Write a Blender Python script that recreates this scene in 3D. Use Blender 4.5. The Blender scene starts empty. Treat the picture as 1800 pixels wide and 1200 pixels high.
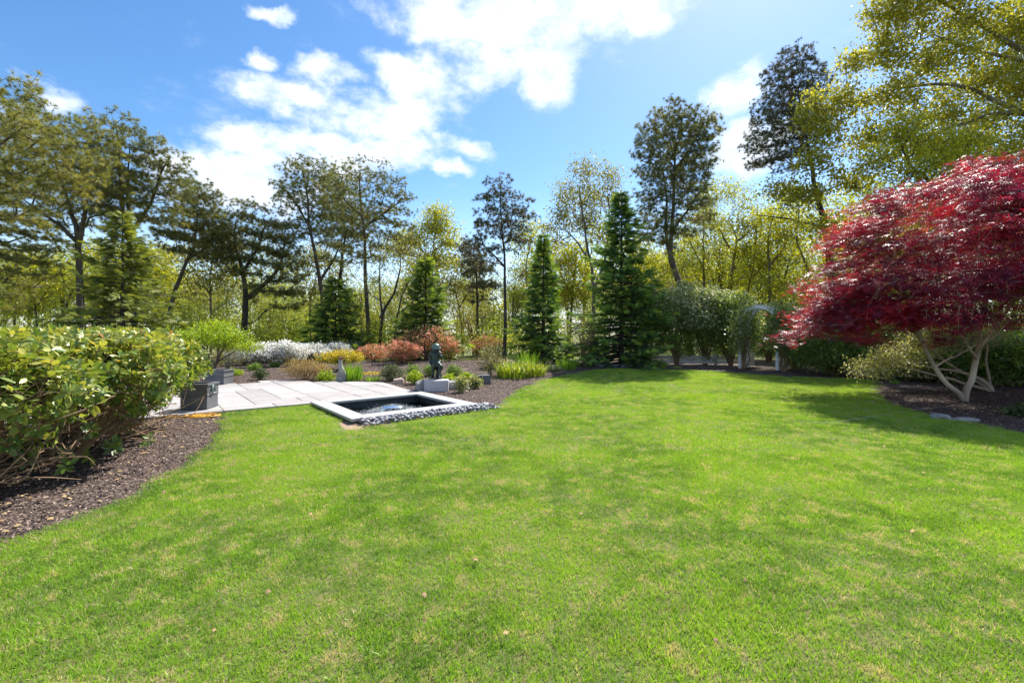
import bpy, bmesh, math, random
import numpy as np
from mathutils import Vector, Matrix, geometry
from math import radians as R, pi, sin, cos, sqrt

scene = bpy.context.scene
COL = scene.collection
rng = np.random.default_rng(7)
random.seed(7)

# ------------------------------------------------------------------ camera
CAMZ, FPX, HZ = 1.4, 800.0, 583.0          # eye height, focal length and horizon in a 1800 px wide frame
cam = bpy.data.cameras.new('camera')
cam.lens = 16.0; cam.sensor_width = 36.0
cam.shift_y = -(600 - HZ) / 1800.0
cam.clip_start = 0.05; cam.clip_end = 2000
camo = bpy.data.objects.new('camera', cam); COL.objects.link(camo)
camo.location = (0, 0, CAMZ); camo.rotation_euler = (R(90), 0, 0)
scene.camera = camo
scene.view_settings.view_transform = 'Standard'
scene.view_settings.look = 'None'
scene.view_settings.gamma = 1.0
scene.view_settings.use_curve_mapping = False
scene.view_settings.exposure = 1.05
scene.cycles.max_bounces = 8
scene.cycles.transparent_max_bounces = 12
scene.cycles.caustics_reflective = False
scene.cycles.caustics_refractive = False

SUN_AZ, SUN_EL = R(31), R(50.5)              # from +Y towards +X
sunv = Vector((sin(SUN_AZ)*cos(SUN_EL), cos(SUN_AZ)*cos(SUN_EL), sin(SUN_EL)))
sl = bpy.data.lights.new('sun', 'SUN'); sl.energy = 4.9; sl.angle = R(0.55); sl.color = (1.0, 0.95, 0.86)
so = bpy.data.objects.new('sun', sl); COL.objects.link(so)
so.rotation_euler = sunv.to_track_quat('Z', 'Y').to_euler()

# ------------------------------------------------------------------ node helper
class NT:
    def __init__(s, tree): s.t = tree; s.n = tree.nodes; s.l = tree.links
    def node(s, typ, **kw):
        n = s.n.new(typ)
        for k, v in kw.items(): setattr(n, k, v)
        return n
    def put(s, sock, v):
        if isinstance(v, bpy.types.NodeSocket): s.l.new(v, sock)
        elif v is not None:
            if isinstance(v, (tuple, list)) and len(v) == 3 and sock.type == 'RGBA': v = (*v, 1)
            sock.default_value = v
    def math(s, op, a, b=None, c=None, clamp=False):
        n = s.node('ShaderNodeMath', operation=op); n.use_clamp = clamp
        for i, v in enumerate((a, b, c)):
            if v is not None: s.put(n.inputs[i], v)
        return n.outputs[0]
    def vmath(s, op, a, b=None):
        n = s.node('ShaderNodeVectorMath', operation=op)
        s.put(n.inputs[0], a)
        if b is not None:
            s.put(n.inputs['Scale'] if op == 'SCALE' else n.inputs[1], b)
        return n.outputs[0]
    def noise(s, vec, scale, detail=3, rough=0.55, dist=0.0, color=False):
        n = s.node('ShaderNodeTexNoise'); s.put(n.inputs['Vector'], vec)
        n.inputs['Scale'].default_value = scale; n.inputs['Detail'].default_value = detail
        n.inputs['Roughness'].default_value = rough; n.inputs['Distortion'].default_value = dist
        return n.outputs['Color' if color else 'Fac']
    def ramp(s, fac, stops, interp='LINEAR'):
        n = s.node('ShaderNodeValToRGB'); n.color_ramp.interpolation = interp
        e = n.color_ramp.elements
        while len(e) < len(stops): e.new(0.5)
        for i, (p, c) in enumerate(stops):
            e[i].position = p; e[i].color = (*c, 1) if not isinstance(c, float) else (c, c, c, 1)
        s.put(n.inputs[0], fac)
        return n.outputs[0]
    def mix(s, fac, a, b, mode='MIX'):
        n = s.node('ShaderNodeMix', data_type='RGBA', blend_type=mode)
        s.put(n.inputs[0], fac); s.put(n.inputs[6], a); s.put(n.inputs[7], b)
        return n.outputs[2]
    def smooth(s, v, lo, hi):
        n = s.node('ShaderNodeMapRange', interpolation_type='SMOOTHSTEP')
        s.put(n.inputs[0], v); n.inputs[1].default_value = lo; n.inputs[2].default_value = hi
        return n.outputs[0]

# ------------------------------------------------------------------ sky
world = bpy.data.worlds.new('World'); scene.world = world; world.use_nodes = True
w = NT(world.node_tree); w.n.clear()
wo = w.node('ShaderNodeOutputWorld'); bg = w.node('ShaderNodeBackground')
bg.inputs['Strength'].default_value = 0.15
sky = w.node('ShaderNodeTexSky'); sky.sky_type = 'NISHITA'; sky.sun_disc = False
sky.sun_elevation = SUN_EL; sky.sun_rotation = SUN_AZ
sky.altitude = 0; sky.air_density = 1.0; sky.dust_density = 0.4; sky.ozone_density = 2.0
hs = w.node('ShaderNodeHueSaturation'); hs.inputs['Saturation'].default_value = 1.26; hs.inputs['Value'].default_value = 0.66
w.l.new(sky.outputs[0], hs.inputs['Color'])
tc = w.node('ShaderNodeTexCoord')
dirv = w.vmath('NORMALIZE', tc.outputs['Generated'])
sep = w.node('ShaderNodeSeparateXYZ'); w.l.new(dirv, sep.inputs[0])
az0 = w.math('ARCTAN2', sep.outputs[0], sep.outputs[1]); el0 = w.math('ARCSINE', sep.outputs[2])
wn = w.noise(dirv, 7.0, 6, 0.6, color=True)
sw = w.node('ShaderNodeSeparateXYZ'); w.l.new(wn, sw.inputs[0])
az = w.math('MULTIPLY_ADD', w.math('SUBTRACT', sw.outputs[0], 0.5), 0.14, az0)
el = w.math('MULTIPLY_ADD', w.math('SUBTRACT', sw.outputs[1], 0.5), 0.10, el0)
clouds = [  # bearing and height of each cloud bank, and its half-extents (from degrees of sky)
 (900,28,180,60),(1060,10,130,52),(830,110,105,46),(760,45,60,28),(960,120,42,48),(1130,40,38,36),(730,150,70,30),
 (660,205,125,40),(520,165,110,30),(470,175,70,26),(730,200,60,35),(580,135,70,22),
 (440,265,90,26),(560,268,120,36),(430,325,120,48),(690,268,95,28),(800,258,66,16),(790,298,34,14),(520,345,90,26),
 (1290,168,62,36),(1330,250,70,38),(1290,290,60,26),(92,168,42,24),(488,26,44,14),(455,92,30,14),(690,110,44,20),
 (360,300,50,20),(20,215,40,26)]
field = None
for (px, py, rx, ry) in clouds:
    dx, dz = (px-900)/FPX, (HZ-py)/FPX
    a0 = math.atan2(dx, 1); e0 = math.atan2(dz, sqrt(1+dx*dx))
    ra = rx/FPX/(1+dx*dx); re = ry/FPX/(1+dz*dz)*0.98/sqrt(1+dx*dx)*1.1
    u = w.math('MULTIPLY', w.math('SUBTRACT', az, a0), 1/ra)
    v = w.math('MULTIPLY', w.math('SUBTRACT', el, e0), 1/re)
    f = w.math('SUBTRACT', 1.0, w.math('MULTIPLY_ADD', u, u, w.math('MULTIPLY', v, v)))
    field = f if field is None else w.math('SMOOTH_MAX', field, f, 0.25)
# clouds elsewhere in the sky come from noise alone
side = w.smooth(w.math('ABSOLUTE', az0), 0.95, 1.3)
gen = w.math('MULTIPLY_ADD', w.noise(dirv, 2.6, 4, 0.5), 5.0, -3.0)
over = w.smooth(el0, 0.75, 1.0)
gen = w.math('MULTIPLY_ADD', w.math('MAXIMUM', side, over), w.math('ADD', gen, 3.0), -3.0)
field = w.math('MAXIMUM', w.math('MAXIMUM', field, -3.0), gen)
det = w.noise(w.vmath('MULTIPLY', dirv, (1.0, 1.0, 1.7)), 11.0, 9, 0.62)
fd = w.math('MULTIPLY_ADD', w.math('SUBTRACT', det, 0.47), 6.2, field)
mask = w.math('POWER', w.smooth(fd, -1.1, 1.5), 1.25)
wisp = w.math('MULTIPLY', w.smooth(w.noise(w.vmath('MULTIPLY', dirv, (1, 1, 2.2)), 4.0, 8, 0.65), 0.54, 0.8), 0.4)
mask = w.math('MAXIMUM', mask, wisp)
shade = w.ramp(w.noise(dirv, 14.0, 5, 0.6), [(0.32, (2.9, 3.4, 4.1)), (0.62, (4.05, 4.25, 4.55))])
# whitish air low over the horizon
low = w.math('MULTIPLY', w.math('SUBTRACT', 1.0, w.smooth(el0, 0.0, 0.33)), 0.5)
skyc = w.mix(low, hs.outputs[0], (3.7, 4.5, 5.6))
final = w.mix(mask, skyc, shade)
w.l.new(final, bg.inputs[0]); w.l.new(bg.outputs[0], wo.inputs[0])

# ------------------------------------------------------------------ placing
def smoothstep(t): t = np.clip(t, 0, 1); return t*t*(3-2*t)
def hgt(x, y):
    """height of the ground"""
    x = np.asarray(x, float); y = np.asarray(y, float)
    b = 0.30*np.exp(-((x+2.6)/4.2)**2 - ((y-16.4)/2.4)**2)
    b = b + 0.10*np.exp(-((x-12)/2.5)**2 - ((y-9.5)/2.2)**2)
    d = -1.6*smoothstep((y-24)/30)*smoothstep((14-x)/16)
    n = 0.12*np.sin(x*.31+1)*np.sin(y*.27)*smoothstep((y-19)/6)
    return b + d + n
def H(x, y): return float(hgt(x, y))
def gp(px, py, dz=0.0):
    """point of the ground seen at a bearing/depression given as pixels of the 1800x1200 photograph"""
    z = dz
    for _ in range(12):
        Y = (CAMZ - z)*FPX/(py-HZ); X = (px-900)*Y/FPX; z = H(X, Y)+dz
    return Vector((X, Y, z))
def at(px, Y, py): return Vector(((px-900)*Y/FPX, Y, CAMZ+(HZ-py)*Y/FPX))

# ------------------------------------------------------------------ objects
def tag(o, label=None, cat=None, group=None, kind=None):
    if label: o['label'] = label
    if cat: o['category'] = cat
    if group: o['group'] = group
    if kind: o['kind'] = kind
    return o
def link(name, data, parent=None, loc=None):
    o = bpy.data.objects.new(name, data); COL.objects.link(o)
    if parent is not None: o.parent = parent
    if loc is not None: o.location = loc
    return o
def thing(name, label, cat, loc, rz=0.0, group=None):
    o = link(name, None, None, loc); o.rotation_euler.z = rz; o.empty_display_size = 0.2
    return tag(o, label, cat, group)
def mesh_np(name, V, F, mat, smooth=False, attr=None):
    V = np.ascontiguousarray(V, np.float32); F = np.ascontiguousarray(F, np.int32)
    m = bpy.data.meshes.new(name)
    m.vertices.add(len(V)); m.vertices.foreach_set('co', V.ravel())
    k = F.shape[1]
    m.loops.add(F.size); m.loops.foreach_set('vertex_index', F.ravel())
    m.polygons.add(len(F)); m.polygons.foreach_set('loop_start', np.arange(0, F.size, k, dtype=np.int32))
    if smooth: m.polygons.foreach_set('use_smooth', np.ones(len(F), bool))
    m.update(calc_edges=True)
    if attr is not None:
        a = m.attributes.new('rnd', 'FLOAT', 'POINT'); a.data.foreach_set('value', np.ascontiguousarray(attr, np.float32))
    if mat: m.materials.append(mat)
    return m
def from_bm(name, bm, mat, smooth=False):
    m = bpy.data.meshes.new(name); bm.to_mesh(m); bm.free()
    for p in m.polygons: p.use_smooth = smooth
    if mat: m.materials.append(mat)
    return m
def box_mesh(name, sx, sy, sz, mat, bevel=0.0, jitter=0.0, seg=1):
    """box standing on z=0"""
    bm = bmesh.new(); bmesh.ops.create_cube(bm, size=1)
    bmesh.ops.scale(bm, vec=(sx, sy, sz), verts=bm.verts); bmesh.ops.translate(bm, vec=(0, 0, sz/2), verts=bm.verts)
    if bevel: bmesh.ops.bevel(bm, geom=bm.edges[:], offset=bevel, segments=seg, affect='EDGES')
    if jitter:
        for v in bm.verts: v.co += Vector([random.uniform(-jitter, jitter) for _ in range(3)])
    return from_bm(name, bm, mat)
def copy_tree(o, parent=None):
    c = o.copy(); COL.objects.link(c)
    if parent is not None: c.parent = parent
    for ch in list(o.children): copy_tree(ch, c)
    return c

def basis(D, N):
    D = D/np.maximum(np.linalg.norm(D, axis=1, keepdims=True), 1e-9)
    X = np.cross(D, N); X /= np.maximum(np.linalg.norm(X, axis=1, keepdims=True), 1e-9)
    return X, D, np.cross(X, D)
def scatter(tv, tf, P, D, N, S, rnd):
    """copies of a small template (x across, y along, z up) joined into arrays"""
    tv = np.asarray(tv, float); tf = np.asarray(tf, int)
    X, D, N = basis(D, N); n, k = len(P), len(tv)
    S = np.asarray(S, float).reshape(-1, 1, 1)*np.ones((n, 1, 1))
    V = P[:, None, :] + S*(tv[None, :, 0:1]*X[:, None] + tv[None, :, 1:2]*D[:, None] + tv[None, :, 2:3]*N[:, None])
    F = tf[None] + (np.arange(n)*k)[:, None, None]
    return V.reshape(-1, 3), F.reshape(-1, tf.shape[1]), np.repeat(rnd, k)
def join(parts):
    Vs, Fs, As, o = [], [], [], 0
    for V, F, A in parts:
        Vs.append(V); Fs.append(F+o); As.append(A); o += len(V)
    return np.vstack(Vs), np.vstack(Fs), np.concatenate(As)
def rdir(n, up=0.0, r=None):
    v = (r or rng).normal(size=(n, 3)); v /= np.linalg.norm(v, axis=1, keepdims=True)
    v[:, 2] += up
    return v/np.linalg.norm(v, axis=1, keepdims=True)

LEAF = ([(0,0,0),(.27,.45,.07),(0,1,0),(-.27,.45,.07)], [(0,1,2),(0,2,3)])
LEAFW = ([(0,0,0),(.42,.45,.1),(0,1,-.05),(-.42,.45,.1)], [(0,1,2),(0,2,3)])
NARROW = ([(0,0,0),(.13,.4,.04),(0,1,-.06),(-.13,.4,.04)], [(0,1,2),(0,2,3)])
BIGLEAF = ([(0,0,0),(.155,.22,.03),(.235,.52,.03),(.15,.83,-.01),(0,1,-.06),(-.15,.83,-.01),(-.235,.52,.03),(-.155,.22,.03),(0,.5,-.015)],
           [(0,1,8),(1,2,8),(2,3,8),(3,4,8),(4,5,8),(5,6,8),(6,7,8),(7,0,8)])
def star_template(n=5, spread=2.2, w=.10):
    v, f = [(0,0,0)], []
    for i in range(n):
        a = -spread + 2*spread*i/(n-1); L = 1-.35*abs(a)/spread
        for (rr, da) in ((.45*L, w*2.0), (L, 0), (.45*L, -w*2.0)):
            v.append((rr*sin(a+da), rr*cos(a+da), -.12*rr*rr))
        b = 1+3*i; f += [(0, b, b+1), (0, b+1, b+2)]
    return v, f
STAR = star_template()
def tuft_template(n=30, r=None, droop=0.0, wid=.085, lo=-.45):
    r = np.random.default_rng(3); v, f = [], []
    for i in range(n):
        a = i*2.399; t = lo+(1-lo)*(i+.5)/n
        d = np.array([sqrt(max(0, 1-t*t))*cos(a), t, sqrt(max(0, 1-t*t))*sin(a)])
        s = np.cross(d, [.3, .2, .9]); s /= np.linalg.norm(s)
        b = len(v); L = r.uniform(.75, 1.05)
        v += [tuple(-s*wid*.5), tuple(s*wid*.5), tuple(d*L+s*wid*.15)]; f.append((b, b+1, b+2))
    return v, f
TUFT = tuft_template()
def sprig_template(n=7):
    """flat spruce spray: needles to both sides of a short twig"""
    v, f = [], []
    for i in range(n):
        y = i/(n-.2)
        for s in (-1, 1):
            L = .34*(1-.55*y)+.06; b = len(v)
            v += [(0, y-.05, 0), (0, y+.11, 0), (s*L, y+.16+L*.5, -.05)]; f.append((b, b+1, b+2))
    for i in range(4):
        y = .1+i*.25; b = len(v)
        v += [(0, y-.06, 0), (0, y+.12, 0), (0, y+.2, .24*(1-.5*y))]; f.append((b, b+1, b+2))
    b = len(v); v += [(-.06, .8, 0), (.06, .8, 0), (0, 1.22, 0)]; f.append((b, b+1, b+2))
    return v, f
SPRIG = sprig_template()

# ------------------------------------------------------------------ tubes
def tubes(chains, sides=5):
    Vs, Fs, o = [], [], 0
    ang = np.arange(sides)*2*pi/sides; ca, sa = np.cos(ang), np.sin(ang)
    for pts, rad in chains:
        pts = np.asarray(pts, float); n = len(pts)
        T = np.empty_like(pts); T[1:-1] = pts[2:]-pts[:-2]; T[0] = pts[1]-pts[0]; T[-1] = pts[-1]-pts[-2]
        T /= np.maximum(np.linalg.norm(T, axis=1, keepdims=True), 1e-9)
        m = T.mean(0); ref = np.eye(3)[np.argmin(np.abs(m))]
        A = np.cross(T, ref); A /= np.maximum(np.linalg.norm(A, axis=1, keepdims=True), 1e-9); B = np.cross(T, A)
        r = np.asarray(rad, float)[:, None, None]
        V = pts[:, None, :] + r*(ca[None, :, None]*A[:, None] + sa[None, :, None]*B[:, None])
        i = np.arange(n-1)[:, None]*sides; j = np.arange(sides)[None]; j2 = (j+1) % sides
        F = np.stack([i+j, i+j2, i+sides+j2, i+sides+j], -1).reshape(-1, 4)
        Vs.append(V.reshape(-1, 3)); Fs.append(F+o); o += n*sides
    return np.vstack(Vs), np.vstack(Fs)
def spline(pts, n):
    """Catmull-Rom through control points"""
    P = np.asarray(pts, float); P = np.vstack([2*P[0]-P[1], P, 2*P[-1]-P[-2]]); out = []
    m = len(P)-3
    for t in np.linspace(0, m-1e-6, n):
        i = int(t); u = t-i; a, b, c, d = P[i:i+4]
        out.append(.5*((2*b)+(-a+c)*u+(2*a-5*b+4*c-d)*u*u+(-a+3*b-3*c+d)*u**3))
    return np.array(out)

def grow(r, stems, targets, zmin=-1e9, seg=.45, up=.5, rtip=.006, power=.5, jit=.05, maxr=None):
    """stems: list of (points, r0, r1); every target becomes a branch tip. Returns chains for tubes(), tips and their directions"""
    pos, par, srad = [], [], []
    def nearest(p):
        A = np.array(pos); return int(np.argmin(((A-p)**2).sum(1)))
    nst = 0
    chain_ids = []
    for k, (pts, r0, r1) in enumerate(stems):
        pts = np.asarray(pts, float); L = np.linalg.norm(np.diff(pts, axis=0), axis=1).sum()
        q = spline(pts, max(6, int(L/seg)+2))
        j = -1 if k == 0 else nearest(q[0])
        ids = [] if j < 0 else [j]
        for i, p in enumerate(q):
            if k and i == 0 and np.linalg.norm(p-pos[j]) < 1e-3: continue
            pos.append(p + (r.normal(size=3)*jit*.25 if 0 < i < len(q)-1 else 0)); par.append(ids[-1] if ids else -1)
            srad.append(r0+(r1-r0)*(i/(len(q)-1))**.8); ids.append(len(pos)-1)
        chain_ids.append(ids)
    nst = len(pos)
    T = np.asarray(targets, float)
    S = np.array(pos)
    ok = S[:, 2] >= zmin
    if not ok.any(): ok[-1] = True
    d0 = np.sqrt(((T[:, None]-S[None, ok])**2).sum(-1)).min(1)
    order = np.argsort(d0*r.uniform(.8, 1.2, len(T)))
    cap = nst + len(T)*14+10
    A = np.zeros((cap, 3)); A[:nst] = S; kids = np.zeros(cap); n = nst
    A_ok = np.ones(cap, bool); A_ok[:nst] = ok
    tips, tdir = [], []
    for t in T[order]:
        D = t-A[:n]; d = np.sqrt((D**2).sum(1)); hd = np.sqrt(D[:, 0]**2+D[:, 1]**2)
        cost = d + 1.3*np.maximum(0, up*hd-D[:, 2]) + .12*kids[:n] + np.where(A_ok[:n], 0, 1e6)
        j = int(np.argmin(cost)); p0 = A[j].copy(); dist = d[j]
        m = min(13, max(1, int(dist/seg)))
        pd = A[j]-A[par[j]] if par[j] >= 0 else np.array([0, 0, 1.])
        pd = pd/max(np.linalg.norm(pd), 1e-6)
        c = p0 + (pd*.35+(t-p0)/max(dist, 1e-6)*.25)*dist*.8 + r.normal(size=3)*dist*.05
        ids = [j]
        for i in range(1, m+1):
            u = i/m; p = (1-u)**2*p0+2*u*(1-u)*c+u*u*t
            if i < m: p = p+r.normal(size=3)*jit*min(1, dist)
            A[n] = p; par.append(ids[-1]); ids.append(n); n += 1
        kids[j] += 1
        chain_ids.append(ids); tips.append(A[n-1].copy())
        v = A[n-1]-A[par[n-1]]; tdir.append(v/max(np.linalg.norm(v), 1e-6))
    wgt = np.zeros(n); haskid = np.zeros(n, bool)
    for i in range(n-1, -1, -1):
        if wgt[i] == 0: wgt[i] = 1
        if par[i] >= 0: wgt[par[i]] += wgt[i]
    rad = rtip*wgt**power
    if maxr: rad = np.minimum(rad, maxr)
    big, small = [], []
    for k, ids in enumerate(chain_ids):
        if len(ids) < 2: continue
        pts = A[ids]
        if k < len(stems):
            rr = np.array([srad[i] if i < nst else rad[i] for i in ids])
            if k: rr[0] = rr[1]
            big.append((pts, rr))
        else:
            rr = rad[ids].copy(); rr[0] = rr[1]; rr[-1] *= .6
            (big if rr[0] > .03 else small).append((pts, rr))
    return big, small, np.array(tips), np.array(tdir)
def wood_mesh(name, big, small, mat, base, sides=(9, 4)):
    ps = []
    if big: ps.append((*tubes(big, sides[0]), np.zeros(1)))
    if small: ps.append((*tubes(small, sides[1]), np.zeros(1)))
    V, F, _ = join(ps)
    return mesh_np(name, V-np.asarray(base), F, mat, smooth=True)
def in_blobs(r, blobs, n, shell=.45, flat=None):
    """blobs: (center, (rx, ry, rz)); points mostly near the surface"""
    vol = np.array([(b[1][0]*b[1][1]*b[1][2])**.72 for b in blobs]); vol /= vol.sum()
    out = []
    for b, cnt in zip(blobs, np.maximum(1, (vol*n).astype(int))):
        d = rdir(cnt, 0.12, r)*(r.uniform(0, 1, (cnt, 1))**shell)
        out.append(np.asarray(b[0])+d*np.asarray(b[1]))
    return np.vstack(out)
# ------------------------------------------------------------------ materials
def mat(name):
    m = bpy.data.materials.new(name); m.use_nodes = True
    t = NT(m.node_tree); t.n.clear()
    out = t.node('ShaderNodeOutputMaterial'); p = t.node('ShaderNodeBsdfPrincipled')
    t.l.new(p.outputs[0], out.inputs[0])
    return m, t, p, out
def bump(t, p, h, strength=.4, dist=.02):
    b = t.node('ShaderNodeBump'); b.inputs['Strength'].default_value = strength; b.inputs['Distance'].default_value = dist
    t.put(b.inputs['Height'], h); t.l.new(b.outputs[0], p.inputs['Normal'])
def leaf_mat(name, stops, rough=.5, trans=.35, spec=.4, tint=(1.25, 1.2, .55), coat=0.0, objvar=0.0):
    m, t, p, out = mat(name)
    a = t.node('ShaderNodeAttribute', attribute_name='rnd')
    c = t.ramp(a.outputs['Fac'], stops)
    if objvar:
        oi = t.node('ShaderNodeObjectInfo')
        h = t.node('ShaderNodeHueSaturation')
        t.put(h.inputs['Hue'], t.math('MULTIPLY_ADD', oi.outputs['Random'], objvar, .5-objvar/2))
        t.put(h.inputs['Value'], t.math('MULTIPLY_ADD', oi.outputs['Random'], objvar*4, 1-objvar*2))
        t.put(h.inputs['Color'], c); c = h.outputs[0]
    t.put(p.inputs['Base Color'], c); p.inputs['Roughness'].default_value = rough
    p.inputs['Specular IOR Level'].default_value = spec
    tr = t.node('ShaderNodeBsdfTranslucent'); t.put(tr.inputs[0], t.mix(1.0, c, tint, 'MULTIPLY'))
    mx = t.node('ShaderNodeMixShader'); mx.inputs[0].default_value = trans
    t.l.new(p.outputs[0], mx.inputs[1]); t.l.new(tr.outputs[0], mx.inputs[2]); t.l.new(mx.outputs[0], out.inputs[0])
    return m
def bark_mat(name, c0, c1, scale=6.0):
    m, t, p, out = mat(name)
    g = t.node('ShaderNodeNewGeometry')
    v = t.vmath('MULTIPLY', g.outputs['Position'], (1.0, 1.0, .28))
    n = t.noise(v, scale*2.2, 5, .65); n2 = t.noise(g.outputs['Position'], 1.2, 2)
    c = t.mix(n, c0, c1); c = t.mix(t.smooth(n2, .45, .75), c, tuple(x*1.35 for x in c0))
    t.put(p.inputs['Base Color'], c); p.inputs['Roughness'].default_value = .9
    bump(t, p, n, .7, .03)
    return m
M = {}
M['pine'] = leaf_mat('pine_needles', [(0, (.085,.10,.045)), (.5, (.18,.20,.075)), (.85, (.30,.29,.10)), (1, (.38,.25,.13))], .55, .36, .35)
M['pine_dark'] = leaf_mat('dark_pine_needles', [(0, (.06,.08,.055)), (.6, (.115,.13,.075)), (1, (.26,.16,.11))], .55, .24, .35)
M['pine_olive'] = leaf_mat('olive_pine_needles', [(0, (.12,.13,.04)), (.5, (.25,.26,.07)), (1, (.42,.37,.13))], .55, .38, .35)
M['oak'] = leaf_mat('spring_oak_leaves', [(0, (.21,.23,.018)), (.5, (.39,.395,.03)), (.8, (.56,.50,.05)), (1, (.56,.42,.12))], .45, .5, .4, (1.15, 1.2, .6))
M['oak_near'] = leaf_mat('overhanging_oak_leaves', [(0, (.15,.175,.022)), (.5, (.32,.32,.04)), (.85, (.50,.46,.08)), (1, (.60,.52,.25))], .42, .48, .45)
M['oak_grey'] = leaf_mat('budding_oak_leaves', [(0, (.18,.19,.045)), (.5, (.31,.32,.08)), (1, (.46,.37,.15))], .5, .4)
M['under'] = leaf_mat('undergrowth_leaves', [(0, (.14,.18,.03)), (.5, (.30,.345,.055)), (1, (.50,.47,.10))], .5, .48, objvar=.05)
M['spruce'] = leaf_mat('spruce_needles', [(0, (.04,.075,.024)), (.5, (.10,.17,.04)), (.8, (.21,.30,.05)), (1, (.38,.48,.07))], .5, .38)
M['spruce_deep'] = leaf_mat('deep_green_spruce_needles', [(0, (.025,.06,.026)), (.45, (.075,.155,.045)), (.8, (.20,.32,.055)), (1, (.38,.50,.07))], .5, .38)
M['spruce_y'] = leaf_mat('yellow_green_spruce_needles', [(0, (.07,.09,.022)), (.5, (.16,.20,.04)), (1, (.34,.37,.07))], .5, .32)
M['rhodo'] = leaf_mat('rhododendron_leaves', [(0, (.05,.11,.03)), (.42, (.135,.22,.04)), (.68, (.33,.36,.07)), (.9, (.60,.54,.14)), (1, (.42,.20,.07))], .38, .34, .6)
M['pieris'] = leaf_mat('dark_evergreen_leaves', [(0, (.055,.125,.035)), (.5, (.14,.25,.055)), (.8, (.34,.44,.10)), (1, (.58,.60,.22))], .38, .5, .55)
M['pale'] = leaf_mat('pale_flower_leaves', [(0, (.30,.33,.16)), (.6, (.50,.50,.32)), (1, (.68,.66,.5))], .5, .35, tint=(1,1,.8))
M['varieg'] = leaf_mat('cream_variegated_leaves', [(0, (.12,.17,.05)), (.5, (.34,.36,.14)), (1, (.60,.57,.34))], .5, .35)
M['maple'] = leaf_mat('red_maple_leaves', [(0, (.07,.018,.06)), (.3, (.16,.022,.065)), (.55, (.34,.025,.06)), (.8, (.62,.045,.06)), (1, (.85,.20,.09))], .38, .5, .6, (1.35, .6, .65))
M['lime'] = leaf_mat('lime_green_leaves', [(0, (.14,.25,.015)), (.5, (.30,.42,.02)), (1, (.52,.56,.035))], .5, .42)
M['green'] = leaf_mat('fresh_green_leaves', [(0, (.07,.15,.022)), (.5, (.16,.28,.028)), (1, (.32,.42,.05))], .5, .35)
M['dullgreen'] = leaf_mat('dull_green_leaves', [(0, (.04,.07,.028)), (.6, (.09,.13,.05)), (1, (.2,.23,.1))], .5, .3)
M['blade'] = leaf_mat('long_green_blades', [(0, (.08,.19,.018)), (.5, (.18,.36,.024)), (1, (.36,.48,.05))], .4, .4)
M['lilyblade'] = leaf_mat('yellow_green_blades', [(0, (.12,.19,.02)), (.5, (.27,.36,.025)), (1, (.48,.50,.10))], .4, .4)
M['white'] = leaf_mat('white_petals', [(0, (.74,.74,.70)), (1, (.86,.86,.84))], .6, .5, tint=(1,1,1))
M['azleaf'] = leaf_mat('olive_brown_leaves', [(0, (.11,.10,.045)), (.5, (.23,.21,.08)), (1, (.38,.35,.14))], .5, .3)
M['red'] = leaf_mat('coral_azalea_petals', [(0, (.52,.13,.10)), (.4, (.72,.26,.20)), (.7, (.76,.42,.30)), (1, (.55,.46,.2))], .5, .45, tint=(1.15,.9,.8))
M['redleaf'] = leaf_mat('reddish_olive_leaves', [(0, (.18,.13,.04)), (.5, (.36,.24,.07)), (1, (.48,.40,.11))], .5, .4)
M['gold'] = leaf_mat('golden_leaves', [(0, (.42,.30,.01)), (.6, (.72,.52,.015)), (1, (.80,.66,.04))], .5, .35, tint=(1,1,.6))
M['rustvar'] = leaf_mat('pink_and_yellow_leaves', [(0, (.22,.11,.06)), (.4, (.36,.20,.10)), (.7, (.38,.34,.12)), (1, (.55,.50,.20))], .5, .35)
M['forsy'] = leaf_mat('yellow_green_small_leaves', [(0, (.20,.22,.03)), (.5, (.34,.35,.05)), (1, (.50,.46,.08))], .5, .4)
M['sparse'] = leaf_mat('pinkish_small_leaves', [(0, (.22,.20,.06)), (.5, (.36,.30,.12)), (1, (.50,.38,.2))], .5, .4)
M['bark'] = bark_mat('grey_brown_bark', (.11,.088,.07), (.045,.035,.028))
M['bark_dark'] = bark_mat('dark_bark', (.06,.05,.042), (.025,.02,.017))
M['bark_oak'] = bark_mat('oak_bark', (.15,.13,.10), (.06,.05,.04))
M['bark_pale'] = bark_mat('pale_maple_bark', (.46,.37,.28), (.22,.17,.12), 8)
M['stem'] = bark_mat('brown_shrub_stems', (.30,.20,.12), (.14,.085,.05), 9)
M['stem_dark'] = bark_mat('dark_shrub_stems', (.12,.085,.06), (.05,.035,.028), 9)

def world_pos(t): return t.node('ShaderNodeNewGeometry').outputs['Position']
# lawn blades: patches of fresh, deep and straw coloured grass
m, t, p, out = mat('lawn_grass_blades'); P = world_pos(t)
a = t.node('ShaderNodeAttribute', attribute_name='rnd').outputs['Fac']
big = t.noise(P, .55, 3, .6); mid = t.noise(P, 3.8, 5, .7); fine = t.noise(P, 11., 3, .6)
green = t.mix(t.smooth(mid, .40, .60), (.065,.185,.013), (.205,.39,.022))
green = t.mix(t.smooth(big, .42, .62), green, (.275,.45,.026))
green = t.mix(t.math('MULTIPLY', a, .55), green, (.40,.56,.075))
strawf = t.math('MULTIPLY', t.smooth(t.math('ADD', t.math('MULTIPLY', fine, .55), t.math('MULTIPLY', mid, .45)), .51, .62), .62)
isstraw = t.math('LESS_THAN', a, t.math('MULTIPLY_ADD', strawf, 1.15, .03))
c = t.mix(isstraw, green, (.56,.48,.27))
t.put(p.inputs['Base Color'], c); p.inputs['Roughness'].default_value = .48; p.inputs['Specular IOR Level'].default_value = .35
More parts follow.
